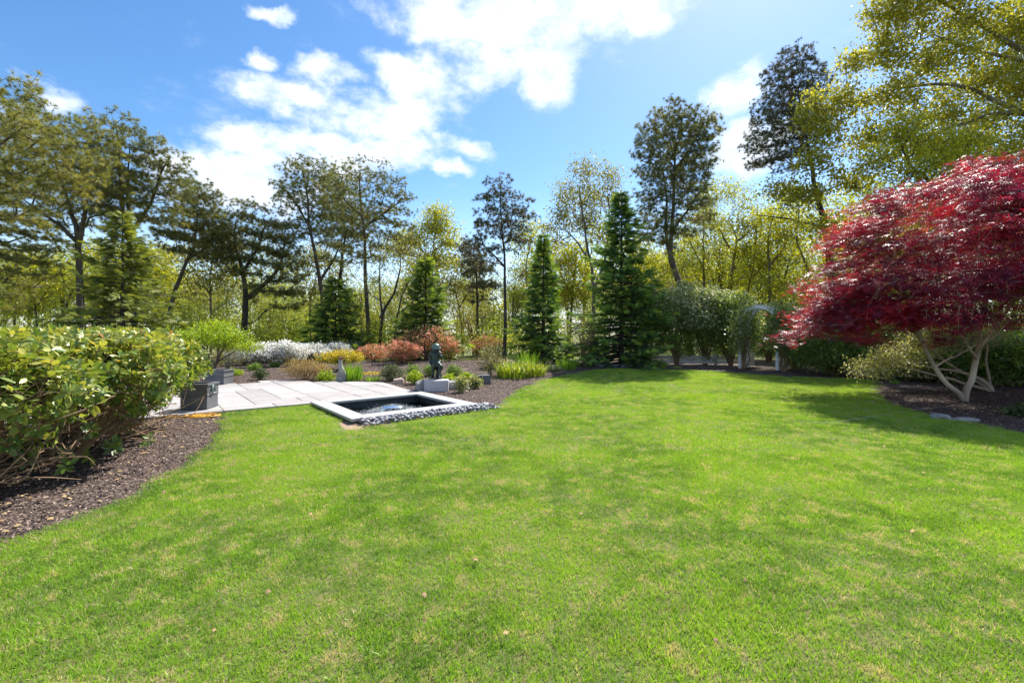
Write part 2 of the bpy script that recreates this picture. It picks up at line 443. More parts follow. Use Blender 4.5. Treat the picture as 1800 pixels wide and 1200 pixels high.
tr = t.node('ShaderNodeBsdfTranslucent'); t.put(tr.inputs[0], t.mix(1.0, c, (1.25, 1.25, .6), 'MULTIPLY'))
mx = t.node('ShaderNodeMixShader'); mx.inputs[0].default_value = .42
t.l.new(p.outputs[0], mx.inputs[1]); t.l.new(tr.outputs[0], mx.inputs[2]); t.l.new(mx.outputs[0], out.inputs[0])
M['grass'] = m
m, t, p, out = mat('lawn_soil'); P = world_pos(t)
c = t.mix(t.smooth(t.noise(P, 9, 5, .7), .4, .65), (.07,.10,.018), (.17,.13,.06))
t.put(p.inputs['Base Color'], c); p.inputs['Roughness'].default_value = .95; M['lawnsoil'] = m
m, t, p, out = mat('bark_mulch'); P = world_pos(t)
n = t.noise(P, 55, 6, .75); n2 = t.noise(P, 1.3, 4, .6)
c = t.ramp(n, [(.3, (.042,.029,.026)), (.52, (.135,.096,.080)), (.68, (.28,.21,.175))])
c = t.mix(t.smooth(n2, .42, .66), c, t.mix(.5, c, (.21,.155,.13)))
t.put(p.inputs['Base Color'], c); p.inputs['Roughness'].default_value = .95; bump(t, p, n, 1.0, .03); M['mulch'] = m
m = leaf_mat('mulch_chips', [(0, (.05,.038,.038)), (.5, (.115,.08,.068)), (.85, (.225,.165,.135)), (1, (.48,.38,.30))], .85, .0, .2); M['chips'] = m
m, t, p, out = mat('woodland_floor'); P = world_pos(t)
n = t.noise(P, 4, 6, .7); n2 = t.noise(P, .25, 4, .6)
c = t.ramp(n, [(.3, (.07,.06,.03)), (.55, (.17,.15,.06)), (.75, (.26,.25,.09))])
c = t.mix(t.smooth(n2, .4, .6), c, (.13,.16,.04))
t.put(p.inputs['Base Color'], c); p.inputs['Roughness'].default_value = .95; bump(t, p, n, .8, .1); M['floor'] = m
m, t, p, out = mat('sandy_soil'); P = world_pos(t)
n = t.noise(P, 30, 6, .7); c = t.ramp(n, [(.3, (.22,.14,.09)), (.7, (.42,.30,.21))])
t.put(p.inputs['Base Color'], c); p.inputs['Roughness'].default_value = .95; bump(t, p, n, .8, .03); M['soil'] = m
def stone(name, c0, c1, scale=6, rough=.75, bs=.3, objrand=.0, bd=.01):
    m, t, p, out = mat(name); g = t.node('ShaderNodeTexCoord').outputs['Object']
    n = t.noise(g, scale, 6, .68); n2 = t.noise(g, scale*6, 4, .7)
    c = t.mix(t.smooth(t.math('ADD', t.math('MULTIPLY', n, .7), t.math('MULTIPLY', n2, .3)), .36, .64), c0, c1)
    if objrand:
        oi = t.node('ShaderNodeObjectInfo').outputs['Random']
        h = t.node('ShaderNodeHueSaturation'); t.put(h.inputs['Value'], t.math('MULTIPLY_ADD', oi, objrand, 1-objrand/2))
        t.put(h.inputs['Hue'], t.math('MULTIPLY_ADD', t.math('FRACT', t.math('MULTIPLY', oi, 7.3)), .05, .475))
        t.put(h.inputs['Color'], c); c = h.outputs[0]
    t.put(p.inputs['Base Color'], c); p.inputs['Roughness'].default_value = rough
    bump(t, p, n2, bs, bd); return m
M['flag'] = stone('pale_flagstone', (.29,.265,.255), (.375,.35,.34), 2.2, .7, .25, .30)
M['joint'] = stone('patio_bedding', (.20,.18,.16), (.27,.24,.22), 9, .95)
M['coping'] = stone('white_granite_coping', (.33,.33,.325), (.42,.42,.41), 30, .6, .15)
M['basin'] = stone('dark_grey_basin', (.045,.06,.065), (.08,.10,.105), 8, .6, .2)
M['basinfloor'] = stone('algae_spotted_basin_floor', (.02,.028,.03), (.06,.07,.045), 7, .7, .2)
M['pebble'] = stone('polished_black_pebble', (.14,.145,.165), (.24,.24,.265), 12, .5, .1, .5)
M['planter'] = stone('grey_planter', (.085,.09,.098), (.12,.125,.135), 5, .7, .25)
M['plinth'] = stone('pale_granite', (.42,.40,.42), (.54,.52,.54), 25, .8, .3)
M['rock'] = stone('rough_grey_rock', (.20,.20,.195), (.42,.41,.39), 7, .85, .7, bd=.03)
M['rock_dark'] = stone('slate_rock', (.07,.075,.08), (.15,.16,.17), 7, .8, .6, bd=.03)
M['rock_pink'] = stone('pink_fieldstone', (.38,.26,.22), (.58,.45,.38), 7, .85, .6, bd=.02)
M['bluestone'] = stone('bluestone', (.16,.18,.21), (.26,.29,.33), 7, .8, .4)
M['bronze'] = stone('verdigris_bronze', (.02,.024,.023), (.05,.08,.074), 7, .4, .25)
M['bronze'].node_tree.nodes['Principled BSDF'].inputs['Metallic'].default_value = .55
M['bronze_hat'] = stone('pale_verdigris_bronze', (.06,.09,.085), (.17,.24,.225), 9, .4, .25)
M['bronze_hat'].node_tree.nodes['Principled BSDF'].inputs['Metallic'].default_value = .4
M['weather'] = stone('weathered_stone', (.16,.155,.14), (.40,.39,.36), 14, .9, .6)
M['rust'] = stone('rusty_iron', (.16,.07,.035), (.30,.13,.06), 14, .8, .4)
M['paint'] = stone('white_paint', (.64,.65,.67), (.74,.74,.75), 6, .55, .1)
M['fence'] = stone('weathered_white_board', (.52,.49,.45), (.66,.63,.60), 6, .7, .2)
M['hose'] = stone('orange_hose', (.60,.30,.03), (.72,.42,.06), 5, .4, .1)
M['cord'] = stone('pale_cord', (.35,.33,.28), (.42,.40,.34), 5, .8, .1)
M['dryleaf'] = stone('dry_leaf', (.28,.15,.07), (.50,.33,.18), 20, .8, .3, .6)
M['blackp'] = stone('black_plastic', (.02,.02,.022), (.03,.03,.033), 5, .4, .1)
m, t, p, out = mat('pool_water'); P = world_pos(t)
p.inputs['Base Color'].default_value = (.75,.85,.88,1); p.inputs['Transmission Weight'].default_value = 1.0
p.inputs['IOR'].default_value = 1.33; p.inputs['Roughness'].default_value = .03
dv = t.node('ShaderNodeVectorMath', operation='DISTANCE'); t.put(dv.inputs[0], P)
dv.inputs[1].default_value = (-2.06, 8.55, -.1)
rings = t.math('MULTIPLY', t.math('SINE', t.math('MULTIPLY', dv.outputs['Value'], 60.)), t.math('SUBTRACT', 1.15, dv.outputs['Value'], clamp=True))
bump(t, p, t.math('ADD', t.math('MULTIPLY', rings, .35), t.noise(P, 22, 4, .7)), .55, .02); M['water'] = m
m, t, p, out = mat('water_film')
p.inputs['Base Color'].default_value = (.9,.95,1,1); p.inputs['Transmission Weight'].default_value = 1.0
p.inputs['IOR'].default_value = 1.33; p.inputs['Roughness'].default_value = .08; bump(t, p, t.noise(world_pos(t), 40, 3), .6, .01); p.inputs['Roughness'].default_value = .02; M['film'] = m
m, t, p, out = mat('foam_droplets')
p.inputs['Base Color'].default_value = (.82,.86,.88,1); p.inputs['Roughness'].default_value = .15; p.inputs['Transmission Weight'].default_value = .3; M['drops'] = m

# ------------------------------------------------------------------ ground sheets
def inside(poly, x, y):
    poly = np.asarray(poly); x = np.asarray(x); y = np.asarray(y); c = np.zeros(x.shape, bool)
    j = len(poly)-1
    for i in range(len(poly)):
        xi, yi = poly[i]; xj, yj = poly[j]
        c ^= ((yi > y) != (yj > y)) & (x < (xj-xi)*(y-yi)/(yj-yi+1e-12)+xi); j = i
    return c
def edge_dist(poly, x, y):
    poly = np.asarray(poly, float); d = np.full(np.shape(x), 1e9)
    for i in range(len(poly)):
        a = poly[i]; b = poly[(i+1) % len(poly)]; ab = b-a
        t = np.clip(((x-a[0])*ab[0]+(y-a[1])*ab[1])/(ab@ab+1e-12), 0, 1)
        d = np.minimum(d, np.hypot(x-a[0]-t*ab[0], y-a[1]-t*ab[1]))
    return d
def sheet(name, outline, dz, inner, holes, material, skirt=0.0, smooth=True):
    pts = [tuple(map(float, p)) for p in outline]; edges = [(i, (i+1) % len(pts)) for i in range(len(pts))]
    for h in holes:
        o = len(pts); pts += [tuple(map(float, p)) for p in h]; edges += [(o+i, o+(i+1) % len(h)) for i in range(len(h))]
    nb = len(outline)
    inner = np.asarray(inner, float).reshape(-1, 2)
    k = inside(outline, inner[:, 0], inner[:, 1]) & (edge_dist(outline, inner[:, 0], inner[:, 1]) > .08)
    for h in holes: k &= ~inside(h, inner[:, 0], inner[:, 1])
    pts += [tuple(p) for p in inner[k]]
    vo, _, fo, _, _, _ = geometry.delaunay_2d_cdt([Vector(p) for p in pts], edges, [], 0, 1e-6)
    V = np.array([(v.x, v.y) for v in vo]); F = np.array([f for f in fo if len(f) == 3])
    c = V[F].mean(1); k = inside(outline, c[:, 0], c[:, 1])
    for h in holes: k &= ~inside(h, c[:, 0], c[:, 1])
    F = F[k]; z = hgt(V[:, 0], V[:, 1])+dz
    a = V[F[:, 1]]-V[F[:, 0]]; b = V[F[:, 2]]-V[F[:, 0]]; neg = a[:, 0]*b[:, 1]-a[:, 1]*b[:, 0] < 0
    F[neg] = F[neg][:, ::-1]
    V3 = np.column_stack([V, z])
    if skirt:
        from collections import Counter
        E = np.vstack([F[:, [0, 1]], F[:, [1, 2]], F[:, [2, 0]]]); cnt = Counter(map(tuple, np.sort(E, 1)))
        add = []; lo = len(V3); mp = {}; low = []
        for e in E:
            if cnt[tuple(sorted(e))] == 1:
                for q in e:
                    if q not in mp: mp[q] = lo+len(low); low.append(V3[q]-[0, 0, skirt])
                add += [(e[0], mp[e[0]], mp[e[1]]), (e[0], mp[e[1]], e[1])]
        V3 = np.vstack([V3, low]); F = np.vstack([F, add])
    o = link(name, mesh_np(name, V3, F, material, smooth=smooth)); tag(o, kind='structure')
    return o
def grid(x0, x1, y0, y1, s):
    x, y = np.meshgrid(np.arange(x0, x1, s), np.arange(y0, y1, s)); return np.column_stack([x.ravel(), y.ravel()])

# pool frame: corner nearest the camera, directions along its two sides
PO = np.array([-2.40, 6.80]); PU = np.array([.777, .629]); PV = np.array([-.629, .777]); PS, PT = 2.30, 2.16
def pool(u, v): return PO+PU*u+PV*v
pool_hole = [pool(.04, .04), pool(PS-.04, .04), pool(PS-.04, PT-.04), pool(.04, PT-.04)]

lawn_px = [(0,965),(50,946),(100,925),(150,908),(200,888),(250,864),(300,836),(340,808),(370,782),(386,758),(391,740),(390,725)]
lawn_edge_l = [tuple(gp(*q).xy) for q in lawn_px]
lawn_px2 = [(563,707),(578,722),(592,740),(600,751),(610,757),(630,757),(655,753),(685,746),(730,739),(775,733),(820,727),(853,722),(870,717),(888,705),(907,691),(928,680),(950,671),(987,662),(1020,655),(1050,651),(1085,649),(1150,651),(1200,651.5),(1250,653),(1325,659),(1375,663),(1450,666),(1500,667),(1544,669),(1547,676),(1546,683),(1541,692),(1544,701),(1560,711),(1580,718),(1615,727),(1650,734),(1690,743),(1725,750),(1800,765)]
lawn_edge_r = [tuple(gp(*q).xy) for q in lawn_px2]
LAWN = [(-14,-6),(-9,-2),(-5,.6),(-3.9,1.6),(-3.45,2.3)] + lawn_edge_l + lawn_edge_r + [(8.0,5.4),(9.5,4.3),(12,2.5),(16,0),(20,-6)]
def densify(poly, s=.35, wob=.0):
    out = []
    for i in range(len(poly)):
        a = np.array(poly[i]); b = np.array(poly[(i+1) % len(poly)]); n = max(1, int(np.linalg.norm(b-a)/s))
        for k in range(n):
            q = a+(b-a)*k/n
            if wob: q = q+rng.normal(size=2)*wob
            out.append(tuple(q))
    return out
LAWN_D = densify(LAWN, .2, .016)

ground = sheet('ground', [(-420,-60),(420,-60),(420,420),(-420,420)], 0.0,
      np.vstack([grid(-36, 42, -10, 60, 1.2), grid(-400, 400, 60, 400, 18), grid(-400, -36, -50, 60, 14), grid(42, 400, -50, 60, 14)]),
      [pool_hole], M['floor'])
left_bed = [(-11.5,-3),(-3,-3),(-2.6,3),(-2.8,5),(-3.4,7),(-4.6,8.6),(-9,8.4),(-11.5,8.0)]
back_bed = [(-14,8.6),(-4.6,8.62),(-3.5,7.4),(-2.6,6.3),(0.1,7.6),(.6,9),(4,13),(7,15.2),(13,11.5),(22,13.5),(21,19),(14,21),(5,22.5),(-6,22),(-14,20)]
right_bed = [(5,5.4),(5.6,8.5),(6.5,10.8),(8.5,13.2),(13.04,12.6),(22,13.4),(24,4),(18,-1),(10,3)]
sheet('left_mulch_bed', densify(left_bed, .5), .004, grid(-12, 0, -3, 9, .6), [], M['mulch'])
sheet('back_mulch_bed', densify(back_bed, .5), .004, grid(-15, 23, 6, 23, .45), [pool_hole], M['mulch'])
sheet('right_mulch_bed', densify(right_bed, .5), .009, grid(5, 25, -2, 14, .6), [], M['mulch'])
soil_px = [(560,712),(575,728),(596,756),(608,763),(640,763),(700,752),(690,740),(625,742)]
soil = [tuple(gp(*q).xy) for q in soil_px]
sheet('bare_soil_strip', densify(soil, .2), .012, [], [], M['soil'])
lawn = sheet('lawn', LAWN_D, .025, grid(-14, 20, -6, 18, .45), [], M['lawnsoil'], skirt=.05)

# ------------------------------------------------------------------ scattered ground cover
def patch_meshes(kind, nvar):
    c = bpy.data.collections.new(kind+'_patches')
    for k in range(nvar):
        r = np.random.default_rng(100+k+len(kind))
        if kind == 'grass':
            n = 270; rad = .15
            a = r.uniform(0, 2*pi, n); d = rad*np.sqrt(r.uniform(0, 1, n))
            P = np.column_stack([d*np.cos(a), d*np.sin(a), np.full(n, -.004)])
            D = rdir(n, 0, r); D[:, 2] = np.abs(D[:, 2])*.8+.75
            N = rdir(n, 0, r); Hh = r.uniform(.016, .036, n)*(1+.4*(r.uniform(0, 1, n) > .95))
            tv = [(-.045,0,0),(.045,0,0),(-.04,.5,.05),(.04,.5,.05),(0,1,.28)]
            tf = [(0,1,3),(0,3,2),(2,3,4)]
            V, F, A = scatter(tv, tf, P, D, N, Hh, r.uniform(0, 1, n))
        elif kind == 'chip':
            n = 260; rad = .26
            a = r.uniform(0, 2*pi, n); d = rad*np.sqrt(r.uniform(0, 1, n))
            P = np.column_stack([d*np.cos(a), d*np.sin(a), r.uniform(.0, .014, n)])
            D = rdir(n, 0, r); D[:, 2] *= .25; N = rdir(n, 2.2, r)
            tv = [(-.22,-.5,0),(.2,-.42,0),(.26,.4,.02),(-.15,.55,0),(0,0,.16)]
            tf = [(0,1,4),(1,2,4),(2,3,4),(3,0,4)]
            V, F, A = scatter(tv, tf, P, D, N, r.uniform(.008, .026, n)*(1+1.2*(r.uniform(0,1,n) > .97)), r.uniform(0, 1, n)**1.3)
        ob = bpy.data.objects.new('%s_patch' % kind, mesh_np('%s_patch' % kind, V, F, M['grass'] if kind == 'grass' else M['chips'], attr=A))
        c.objects.link(ob)
    return c
def scatter_gn(name, label, pts, scl, coll, cat=None):
    n = len(pts); m = bpy.data.meshes.new(name); m.vertices.add(n); m.vertices.foreach_set('co', np.asarray(pts, np.float32).ravel())
    a = m.attributes.new('scl', 'FLOAT', 'POINT'); a.data.foreach_set('value', np.asarray(scl, np.float32))
    a = m.attributes.new('rot', 'FLOAT_VECTOR', 'POINT')
    a.data.foreach_set('vector', np.column_stack([np.zeros(n), np.zeros(n), rng.uniform(0, 2*pi, n)]).astype(np.float32).ravel())
    a = m.attributes.new('pick', 'INT', 'POINT'); a.data.foreach_set('value', rng.integers(0, 97, n).astype(np.int32))
    o = link(name, m)
    g = bpy.data.node_groups.new(name, 'GeometryNodeTree')
    g.interface.new_socket('Geometry', in_out='INPUT', socket_type='NodeSocketGeometry')
    g.interface.new_socket('Geometry', in_out='OUTPUT', socket_type='NodeSocketGeometry')
    gi = g.nodes.new('NodeGroupInput'); go = g.nodes.new('NodeGroupOutput')
    ip = g.nodes.new('GeometryNodeInstanceOnPoints'); ci = g.nodes.new('GeometryNodeCollectionInfo')
    ci.inputs[0].default_value = coll; ci.inputs[1].default_value = True; ci.inputs[2].default_value = True
    def named(nm, dt):
        q = g.nodes.new('GeometryNodeInputNamedAttribute'); q.data_type = dt; q.inputs[0].default_value = nm; return q.outputs[0]
    g.links.new(gi.outputs[0], ip.inputs['Points']); g.links.new(ci.outputs[0], ip.inputs['Instance'])
    ip.inputs['Pick Instance'].default_value = True
    g.links.new(named('pick', 'INT'), ip.inputs['Instance Index']); g.links.new(named('rot', 'FLOAT_VECTOR'), ip.inputs['Rotation'])
    g.links.new(named('scl', 'FLOAT'), ip.inputs['Scale']); g.links.new(ip.outputs[0], go.inputs[0])
    md = o.modifiers.new('scatter', 'NODES'); md.node_group = g
    tag(o, label, cat, kind='stuff'); return o
def jgrid(x0, x1, y0, y1, s, j=.5):
    g_ = grid(x0, x1, y0, y1, s); return g_+rng.uniform(-j*s, j*s, g_.shape)
gz = []
for (y0, y1, s, sc) in ((.9, 5.2, .105, 1.0), (5.2, 10, .145, 1.12), (10, 18.2, .2, 1.3)):
    q = jgrid(-6, 13.5, y0, y1, s)
    q = q[(np.abs(q[:, 0]) < q[:, 1]*1.13+1.6)]
    k = inside(LAWN_D, q[:, 0], q[:, 1]) & (edge_dist(LAWN_D, q[:, 0], q[:, 1]) > .055*sc*rng.uniform(.6, 1.5, len(q)))
    q = q[k]; gz.append(np.column_stack([q, hgt(q[:, 0], q[:, 1])+.025, sc*rng.uniform(.85, 1.2, len(q))]))
gz = np.vstack(gz)
clump = .5+.5*np.sin(gz[:, 0]*3.1+2*np.sin(gz[:, 1]*1.7))*np.sin(gz[:, 1]*2.7+2*np.sin(gz[:, 0]*1.3))
scatter_gn('grass', 'short mown bright green grass with straw flecks covering the lawn', gz[:, :3], gz[:, 3]*(.88+.28*clump), patch_meshes('grass', 6), 'grass')
cz = []
PATIO = [tuple(gp(*q).xy) for q in [(375,722),(566,704.5)]] + [tuple(pool(0, PT)), tuple(pool(PS, PT))]
PATIO = [(-8.6,5.1),(-5.10,7.60),tuple(pool(-.04, PT+.02)),tuple(pool(PS, PT)),(-3.43,12.04),(-5.9,12.2),(-6.46,12.6),(-7.2,11.6),(-10.5,11.0)]
for (bed, s) in ((left_bed, .2), (back_bed, .24), (right_bed, .22)):
    b = np.array(bed); q = jgrid(b[:, 0].min(), b[:, 0].max(), max(.5, b[:, 1].min()), min(17.5, b[:, 1].max()), s)
    k = inside(bed, q[:, 0], q[:, 1]) & (~inside(LAWN_D, q[:, 0], q[:, 1]) | (edge_dist(LAWN_D, q[:, 0], q[:, 1]) < .03)) & ~inside(PATIO, q[:, 0], q[:, 1])
    k &= np.abs(q[:, 0]) < q[:, 1]*1.13+1.5
    rel = (q-PO); pu = rel@PU; pv = rel@PV; k &= ~((pu > -.35) & (pu < PS+.3) & (pv > -.75) & (pv < PT+.3))
    q = q[k]; cz.append(np.column_stack([q, hgt(q[:, 0], q[:, 1])+.008]))
cz = np.vstack(cz)
scatter_gn('mulch_chips', 'dark shredded bark chips covering the planting beds', cz, rng.uniform(.8, 1.25, len(cz)), patch_meshes('chip', 5), 'mulch')
# ------------------------------------------------------------------ patio
def clip_convex(poly, clipper):
    out = list(poly)
    for i in range(len(clipper)):
        a = clipper[i]; b = clipper[(i+1) % len(clipper)]; nx, ny = -(b[1]-a[1]), b[0]-a[0]
        side = lambda q: (q[0]-a[0])*nx+(q[1]-a[1])*ny
        new = []
        for j in range(len(out)):
            p, q = out[j], out[(j+1) % len(out)]; sp, sq = side(p), side(q)
            if sp >= 0: new.append(p)
            if sp*sq < 0: u = sp/(sp-sq); new.append((p[0]+(q[0]-p[0])*u, p[1]+(q[1]-p[1])*u))
        out = new
        if len(out) < 3: return []
    return out
patio = sheet('patio', PATIO, .02, [], [], M['joint'], smooth=False)
cell = .27; N1, N2 = 26, 40; used = np.zeros((N1, N2), bool); r = random.Random(5)
PO2 = PO+PV*PT                      # paving is laid square to the pool
def pav(u, v): return PO2+PU*u+PV*v
for i in range(N1):
    for j in range(N2):
        if used[i, j]: continue
        opts = [(3, 2), (2, 3), (2, 2), (2, 1), (3, 3), (1, 2), (4, 2), (1, 1)]
        r.shuffle(opts); opts.sort(key=lambda s: -(s[0]*s[1] > 2)); opts += [(1, 1)]
        for (a, b) in opts:
            if i+a <= N1 and j+b <= N2 and not used[i:i+a, j:j+b].any(): break
        used[i:i+a, j:j+b] = True
        u0, v0 = (j-26)*cell+.005, (i-1)*cell+.005; u1, v1 = (j-26+b)*cell-.005, (i-1+a)*cell-.005
        # CCW polygon, clipped to the patio outline (its few concave corners are covered by the pool coping)
        poly = [tuple(pav(u0, v0)), tuple(pav(u1, v0)), tuple(pav(u1, v1)), tuple(pav(u0, v1))]
        hull = [(-8.6,5.1),(-5.10,7.60),tuple(pav(PS, -.02)),(-3.43,12.04),(-6.46,12.6),(-10.5,11.0)]
        poly = clip_convex(poly, hull)
        if len(poly) < 3: continue
        cx = sum(q[0] for q in poly)/len(poly); cy = sum(q[1] for q in poly)/len(poly)
        area = abs(sum(poly[k][0]*poly[(k+1) % len(poly)][1]-poly[(k+1) % len(poly)][0]*poly[k][1] for k in range(len(poly))))/2
        if area < .008 or not inside(PATIO, np.array([cx]), np.array([cy]))[0]: continue
        if abs(cx)/cy > 1.15: continue
        bm = bmesh.new(); top = r.uniform(.036, .042); n = len(poly)
        e = [(cx+(x-cx)*.985, cy+(y-cy)*.985) for x, y in poly]
        vb = [bm.verts.new((x-cx, y-cy, 0)) for x, y in poly]; vm = [bm.verts.new((x-cx, y-cy, top-.005)) for x, y in poly]
        vt = [bm.verts.new((x-cx, y-cy, top)) for x, y in e]
        bm.faces.new(vt)
        for k in range(n):
            k2 = (k+1) % n; bm.faces.new((vb[k], vb[k2], vm[k2], vm[k])); bm.faces.new((vm[k], vm[k2], vt[k2], vt[k]))
        link('paving_stone', from_bm('paving_stone', bm, M['flag']), patio, (cx, cy, .021+H(cx, cy)))

# ------------------------------------------------------------------ pool
ang = math.atan2(PU[1], PU[0])
pl = thing('fountain_pool', 'square sunken fountain pool with white stone coping between patio and lawn', 'pool', (PO[0], PO[1], 0), ang)
CW, CT = .27, .10
def local_box(name, x0, x1, y0, y1, z0, z1, mt, parent, bevel=.0):
    m = box_mesh(name, x1-x0, y1-y0, z1-z0, mt, bevel); return link(name, m, parent, ((x0+x1)/2, (y0+y1)/2, z0))
g = .003
for (x0, x1, y0, y1) in ((0, PS*.52-g, 0, CW), (PS*.52+g, PS-CW-g, 0, CW), (PS-CW, PS, 0, PT*.5-g), (PS-CW, PS, PT*.5+g, PT),
                         (CW+g, PS-CW-g, PT-CW, PT), (0, CW, CW+g, PT*.55-g), (0, CW, PT*.55+g, PT)):
    local_box('coping_slab', x0, x1, y0, y1, CT-.045, CT, M['coping'], pl, .005)
bw = .14
for (x0, x1, y0, y1) in ((.02, PS-.02, .02, bw), (.02, PS-.02, PT-bw, PT-.02), (.02, bw, bw, PT-bw), (PS-bw, PS-.02, bw, PT-bw)):
    local_box('basin_wall', x0, x1, y0, y1, -.5, CT-.047, M['basin'], pl)
local_box('basin_floor', bw, PS-bw, bw, PT-bw, -.5, -.36, M['basinfloor'], pl)
wx = np.linspace(bw+.001, PS-bw-.001, 60); wy = np.linspace(bw+.001, PT-bw-.001, 60)
X, Y = np.meshgrid(wx, wy); fc = (PS*.5, PT*.5)
dd = np.hypot(X-fc[0]-.0, Y-fc[1])
Z = -.085+.010*np.sin(dd*26)*np.exp(-dd*1.2)+.006*np.sin(X*31+np.sin(Y*17)*2)*np.sin(Y*27)+rng.normal(size=X.shape)*.0028*np.exp(-dd*.8)
idx = np.arange(3600).reshape(60, 60)
F = np.stack([idx[:-1, :-1], idx[:-1, 1:], idx[1:, 1:], idx[1:, :-1]], -1).reshape(-1, 4)
link('water', mesh_np('water', np.column_stack([X.ravel(), Y.ravel(), Z.ravel()]), F, M['water'], True), pl)
def lathe(name, prof, mt, seg=20, smooth=True):
    V, F = [], []
    for (rr, z) in prof:
        for k in range(seg): V.append((rr*cos(2*pi*k/seg), rr*sin(2*pi*k/seg), z))
    n = len(prof)
    for i in range(n-1):
        for k in range(seg): F.append((i*seg+k, i*seg+(k+1) % seg, (i+1)*seg+(k+1) % seg, (i+1)*seg+k))
    return mesh_np(name, np.array(V), np.array(F), mt, smooth)
link('fountain_nozzle', lathe('fountain_nozzle', [(0,-.3),(.03,-.3),(.03,-.06),(.036,-.055),(.036,.005),(.028,.02),(.028,.045),(0,.05)], M['blackp'], 14), pl, (*fc, 0))
prof = [(.012,.045),(.03,.055),(.08,.062),(.14,.06),(.19,.048),(.215,.03),(.23,.0),(.238,-.04)]
bell = lathe('water_bell', prof, M['film'], 40)
link('water_bell', bell, pl, (*fc, 0))
n = 5200; a = rng.uniform(0, 2*pi, n); d = np.abs(rng.normal(.32, .19, n)); zz = -.08+np.abs(rng.normal(0, .05, n))*np.exp(-(d-.28)**2/.03)
P = np.column_stack([fc[0]+d*np.cos(a), fc[1]+d*np.sin(a), zz])
OCT = ([(1,0,0),(-1,0,0),(0,1,0),(0,-1,0),(0,0,1),(0,0,-1)], [(0,2,4),(2,1,4),(1,3,4),(3,0,4),(2,0,5),(1,2,5),(3,1,5),(0,3,5)])
V, F, A = scatter(*OCT, P, rdir(n), rdir(n), rng.uniform(.003, .008, n), rng.uniform(0, 1, n))
tag(link('splash_droplets', mesh_np('splash_droplets', V, F, M['drops'], True), pl), kind='stuff')

# pebble border along the near side
strip = [tuple(pool(.0, -.02)), tuple(pool(.25, -.33)), tuple(pool(PS*.5, -.31)), tuple(pool(PS+.05, -.34)), tuple(pool(PS+.28, -.05)), tuple(pool(PS+.1, .12)), tuple(pool(PS+.02, -.02))]
ps = sheet('pebble_border', densify(strip, .2), .018, [], [], M['soil'])
pm = []
for k in range(7):
    bm = bmesh.new(); bmesh.ops.create_icosphere(bm, subdivisions=2, radius=.5)
    rr = random.Random(k); ph = [rr.uniform(0, 6) for _ in range(6)]
    for v in bm.verts:
        c = v.co; s = 1+.12*sin(3*c.x+ph[0])+.12*sin(4*c.y+ph[1])+.08*sin(5*c.z+ph[2]); v.co = Vector((c.x*s, c.y*s*rr.uniform(.68, .72), c.z*s*.52))
    pm.append(from_bm('pebble', bm, M['pebble'], True))
rr = random.Random(11); spots = []
for attempt in range(9000):
    u = rr.uniform(.12, PS+.24); v = rr.uniform(-.32, -.015) if u < PS else rr.uniform(-.30, .10)
    if u < .45 and rr.random() < .6: continue
    q = pool(u, v)
    s = rr.uniform(.06, .115); layer = 0
    near = sum(1 for (x, y, s2, l) in spots if (x-q[0])**2+(y-q[1])**2 < ((s+s2)*.40)**2)
    if near == 0: spots.append((q[0], q[1], s, 0))
    elif near <= 2 and rr.random() < .06: spots.append((q[0], q[1], s*.9, 1))
    if len(spots) >= 285: break
for (x, y, s, l) in spots:
    o = link('pebble', pm[rr.randrange(7)], ps, (x, y, .035+s*.12+l*.04)); o.scale = (s*1.15, s, s)
    o.rotation_euler = (rr.uniform(-.3, .3), rr.uniform(-.3, .3), rr.uniform(0, 6.28))

# ------------------------------------------------------------------ planters
def planter(name, label, loc, rz, wd, h, lip=True):
    t_ = thing(name, label, 'planter', loc, rz, 'square grey planters on the patio')
    hb = h*.52
    link('base', box_mesh('base', wd*.9, wd*.9, hb, M['planter'], .006), t_)
    link('moulding', box_mesh('moulding', wd*.95, wd*.95, .03, M['planter'], .008), t_, (0, 0, hb+.001))
    bm = bmesh.new()                                        # hollow upper box: outer and inner walls, rim and soil floor
    o_, i_, z0, z1, zf = wd*.46, wd*.38, hb+.031, h, h-.09
    def ring(a, z): return [bm.verts.new((sx*a, sy*a, z)) for sx, sy in ((-1,-1),(1,-1),(1,1),(-1,1))]
    R0, R1, R2, R3 = ring(o_, z0), ring(o_, z1-.035), ring(i_, z1-.035), ring(i_, zf)
    for A_, B_ in ((R0, R1), (R1, R2), (R2, R3)):
        for k in range(4): bm.faces.new((A_[k], A_[(k+1) % 4], B_[(k+1) % 4], B_[k]))
    link('upper_box', from_bm('upper_box', bm, M['planter']), t_)
    bm = bmesh.new()
    R0, R1, R2, R3 = ring(wd*.5, h-.034), ring(wd*.5, h), ring(i_-.004, h), ring(i_-.004, h-.034)
    for A_, B_ in ((R0, R1), (R1, R2), (R2, R3), (R3, R0)):
        for k in range(4): bm.faces.new((A_[k], A_[(k+1) % 4], B_[(k+1) % 4], B_[k]))
    link('rim', from_bm('rim', bm, M['planter']), t_)
    bm = bmesh.new(); bmesh.ops.create_grid(bm, x_segments=6, y_segments=6, size=i_-.006)
    for v in bm.verts: v.co.z += random.uniform(-.01, .01)
    link('soil', from_bm('soil', bm, M['mulch'], True), t_, (0, 0, h-.07))
    return t_
g0 = gp(381, 679)
planter('planter', 'square grey planter at the back of the patio beneath the lime green tree', (-7.55, 11.75, .065), R(4), .50, .36)
fp = planter('planter', 'square grey planter at the mulch corner of the patio beside the large hedge', (-5.47, 7.97, .065), R(10), .46, .44)
